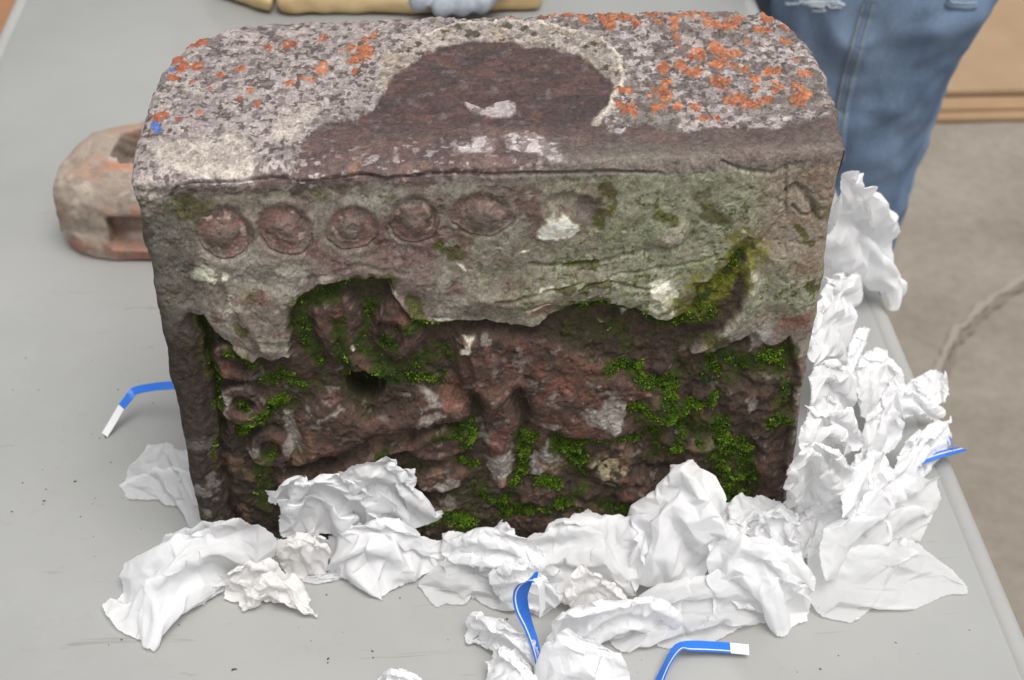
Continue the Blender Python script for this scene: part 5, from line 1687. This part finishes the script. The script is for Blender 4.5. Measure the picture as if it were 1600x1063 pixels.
fold_ += 0.003 * np.clip(rid, 0, 1) ** 2
setco(jme, v + n * fold_[:, None])
fade = smooth(0.1, 0.6, fbm(ang * .12, v[:, 2] * .5, 0.10, 3, 333)) * .5 + smooth(.0, -.10, v[:, 0]) * .45
jc = lin((102, 120, 144))[None] * (1 - fade[:, None]) + lin((134, 152, 176))[None] * fade[:, None]
ca = jme.color_attributes.new('tone', 'FLOAT_COLOR', 'POINT')
c4 = np.ones((len(v), 4), np.float32)
c4[:, :3] = jc
ca.data.foreach_set('color', c4.ravel())
jme.materials.clear()
jme.materials.append(M_DENIM)
person = empty('person', PO, label='person in worn blue jeans standing behind the right edge of the table', cat='person')
jeans = link('jeans', jme, person)
from mathutils.bvhtree import BVHTree
bvh = BVHTree.FromPolygons([tuple(x) for x in coords(jme)[0]], [tuple(p.vertices) for p in jme.polygons])
def on_jeans(px, py):
    d = Vector(ray(px, py)).normalized()
    h = bvh.ray_cast(Vector(CAM - PO), d)
    return (h[0], h[1]) if h[0] else None
def jean_strip(name, pts, w, m, lift=0.0015):
    bm = bmesh.new()
    prev = None
    hs_ = [h for h in (on_jeans(*p) for p in pts) if h]
    for i, (p, nn) in enumerate(hs_):
        t = (hs_[min(len(hs_) - 1, i + 1)][0] - hs_[max(0, i - 1)][0]).normalized()
        s = nn.cross(t).normalized() * w / 2
        q = [p - s - nn * .002, p - s * .8 + nn * lift, p + s * .8 + nn * lift, p + s - nn * .002]
        v = [bm.verts.new(x) for x in q]
        if prev:
            for k in range(3):
                bm.faces.new((prev[k], prev[k + 1], v[k + 1], v[k]))
        prev = v
    if prev:
        return link(name, bm_mesh(name, bm, m, True), jeans)
def lerp_pts(a, n=14):
    o = []
    for p, q in zip(a[:-1], a[1:]):
        o += [(p[0] + (q[0] - p[0]) * k / n, p[1] + (q[1] - p[1]) * k / n) for k in range(n)]
    return o + [a[-1]]
jean_strip('side_seam', lerp_pts([(1362, 3), (1346, 55), (1330, 110), (1318, 160), (1312, 200), (1308, 250)]), .017, M_SEAM, .0025)
jean_strip('stitching', lerp_pts([(1366, 3), (1350, 55), (1335, 110), (1323, 160), (1317, 200)]), .0022, M_STITCH, .0040)
jean_strip('stitching', lerp_pts([(1351, 3), (1336, 55), (1321, 110), (1309, 160), (1306, 200)]), .0022, M_STITCH, .0040)
jean_strip('pocket_hem', lerp_pts([(1478, 2), (1484, 7), (1510, 10), (1524, 8)]), .009, M_SEAM, .003)
jean_strip('pocket_stitching', lerp_pts([(1480, 1), (1486, 4), (1510, 7), (1522, 5)]), .0022, M_STITCH, .0042)
bm = bmesh.new()
for k in range(26):                                       # torn place: loose white threads
    x0, y0 = 1272 + rng.normal() * 14, 1 + abs(rng.normal()) * 4.5
    hh = [on_jeans(x0 + q * 7, y0 + rng.normal() * 1.0) for q in range(4)]
    if all(hh):
        ps = [h[0] + h[1] * (.0015 + .001 * rng.random()) for h in hh]
        for a, b in zip(ps[:-1], ps[1:]):
            tube(bm, a, b, .0011, 5)
link('torn_threads', bm_mesh('torn_threads', bm, M_FRAY), jeans)
for (sx, sy) in ((-.03, -.07), (-.06, .15)):
    bm = bmesh.new()
    capsule(bm, (sx + .05, sy, .045), (sx - .13, sy, .032), .045, .036)
    sme = solid(bm, [], .006, 3)
    v, n = coords(sme)
    v[:, 2] = np.maximum(v[:, 2], 0.002)
    setco(sme, v)
    sme.materials.clear()
    sme.materials.append(M_SHOE)
    sh = link('shoe', sme, person)
    bm = bmesh.new()
    box(bm, (sx - .165, sy - .036, .0005), (sx + .09, sy + .036, .016), bev=.006)
    link('sole', bm_mesh('sole', bm, M_RUBBER, False), sh)
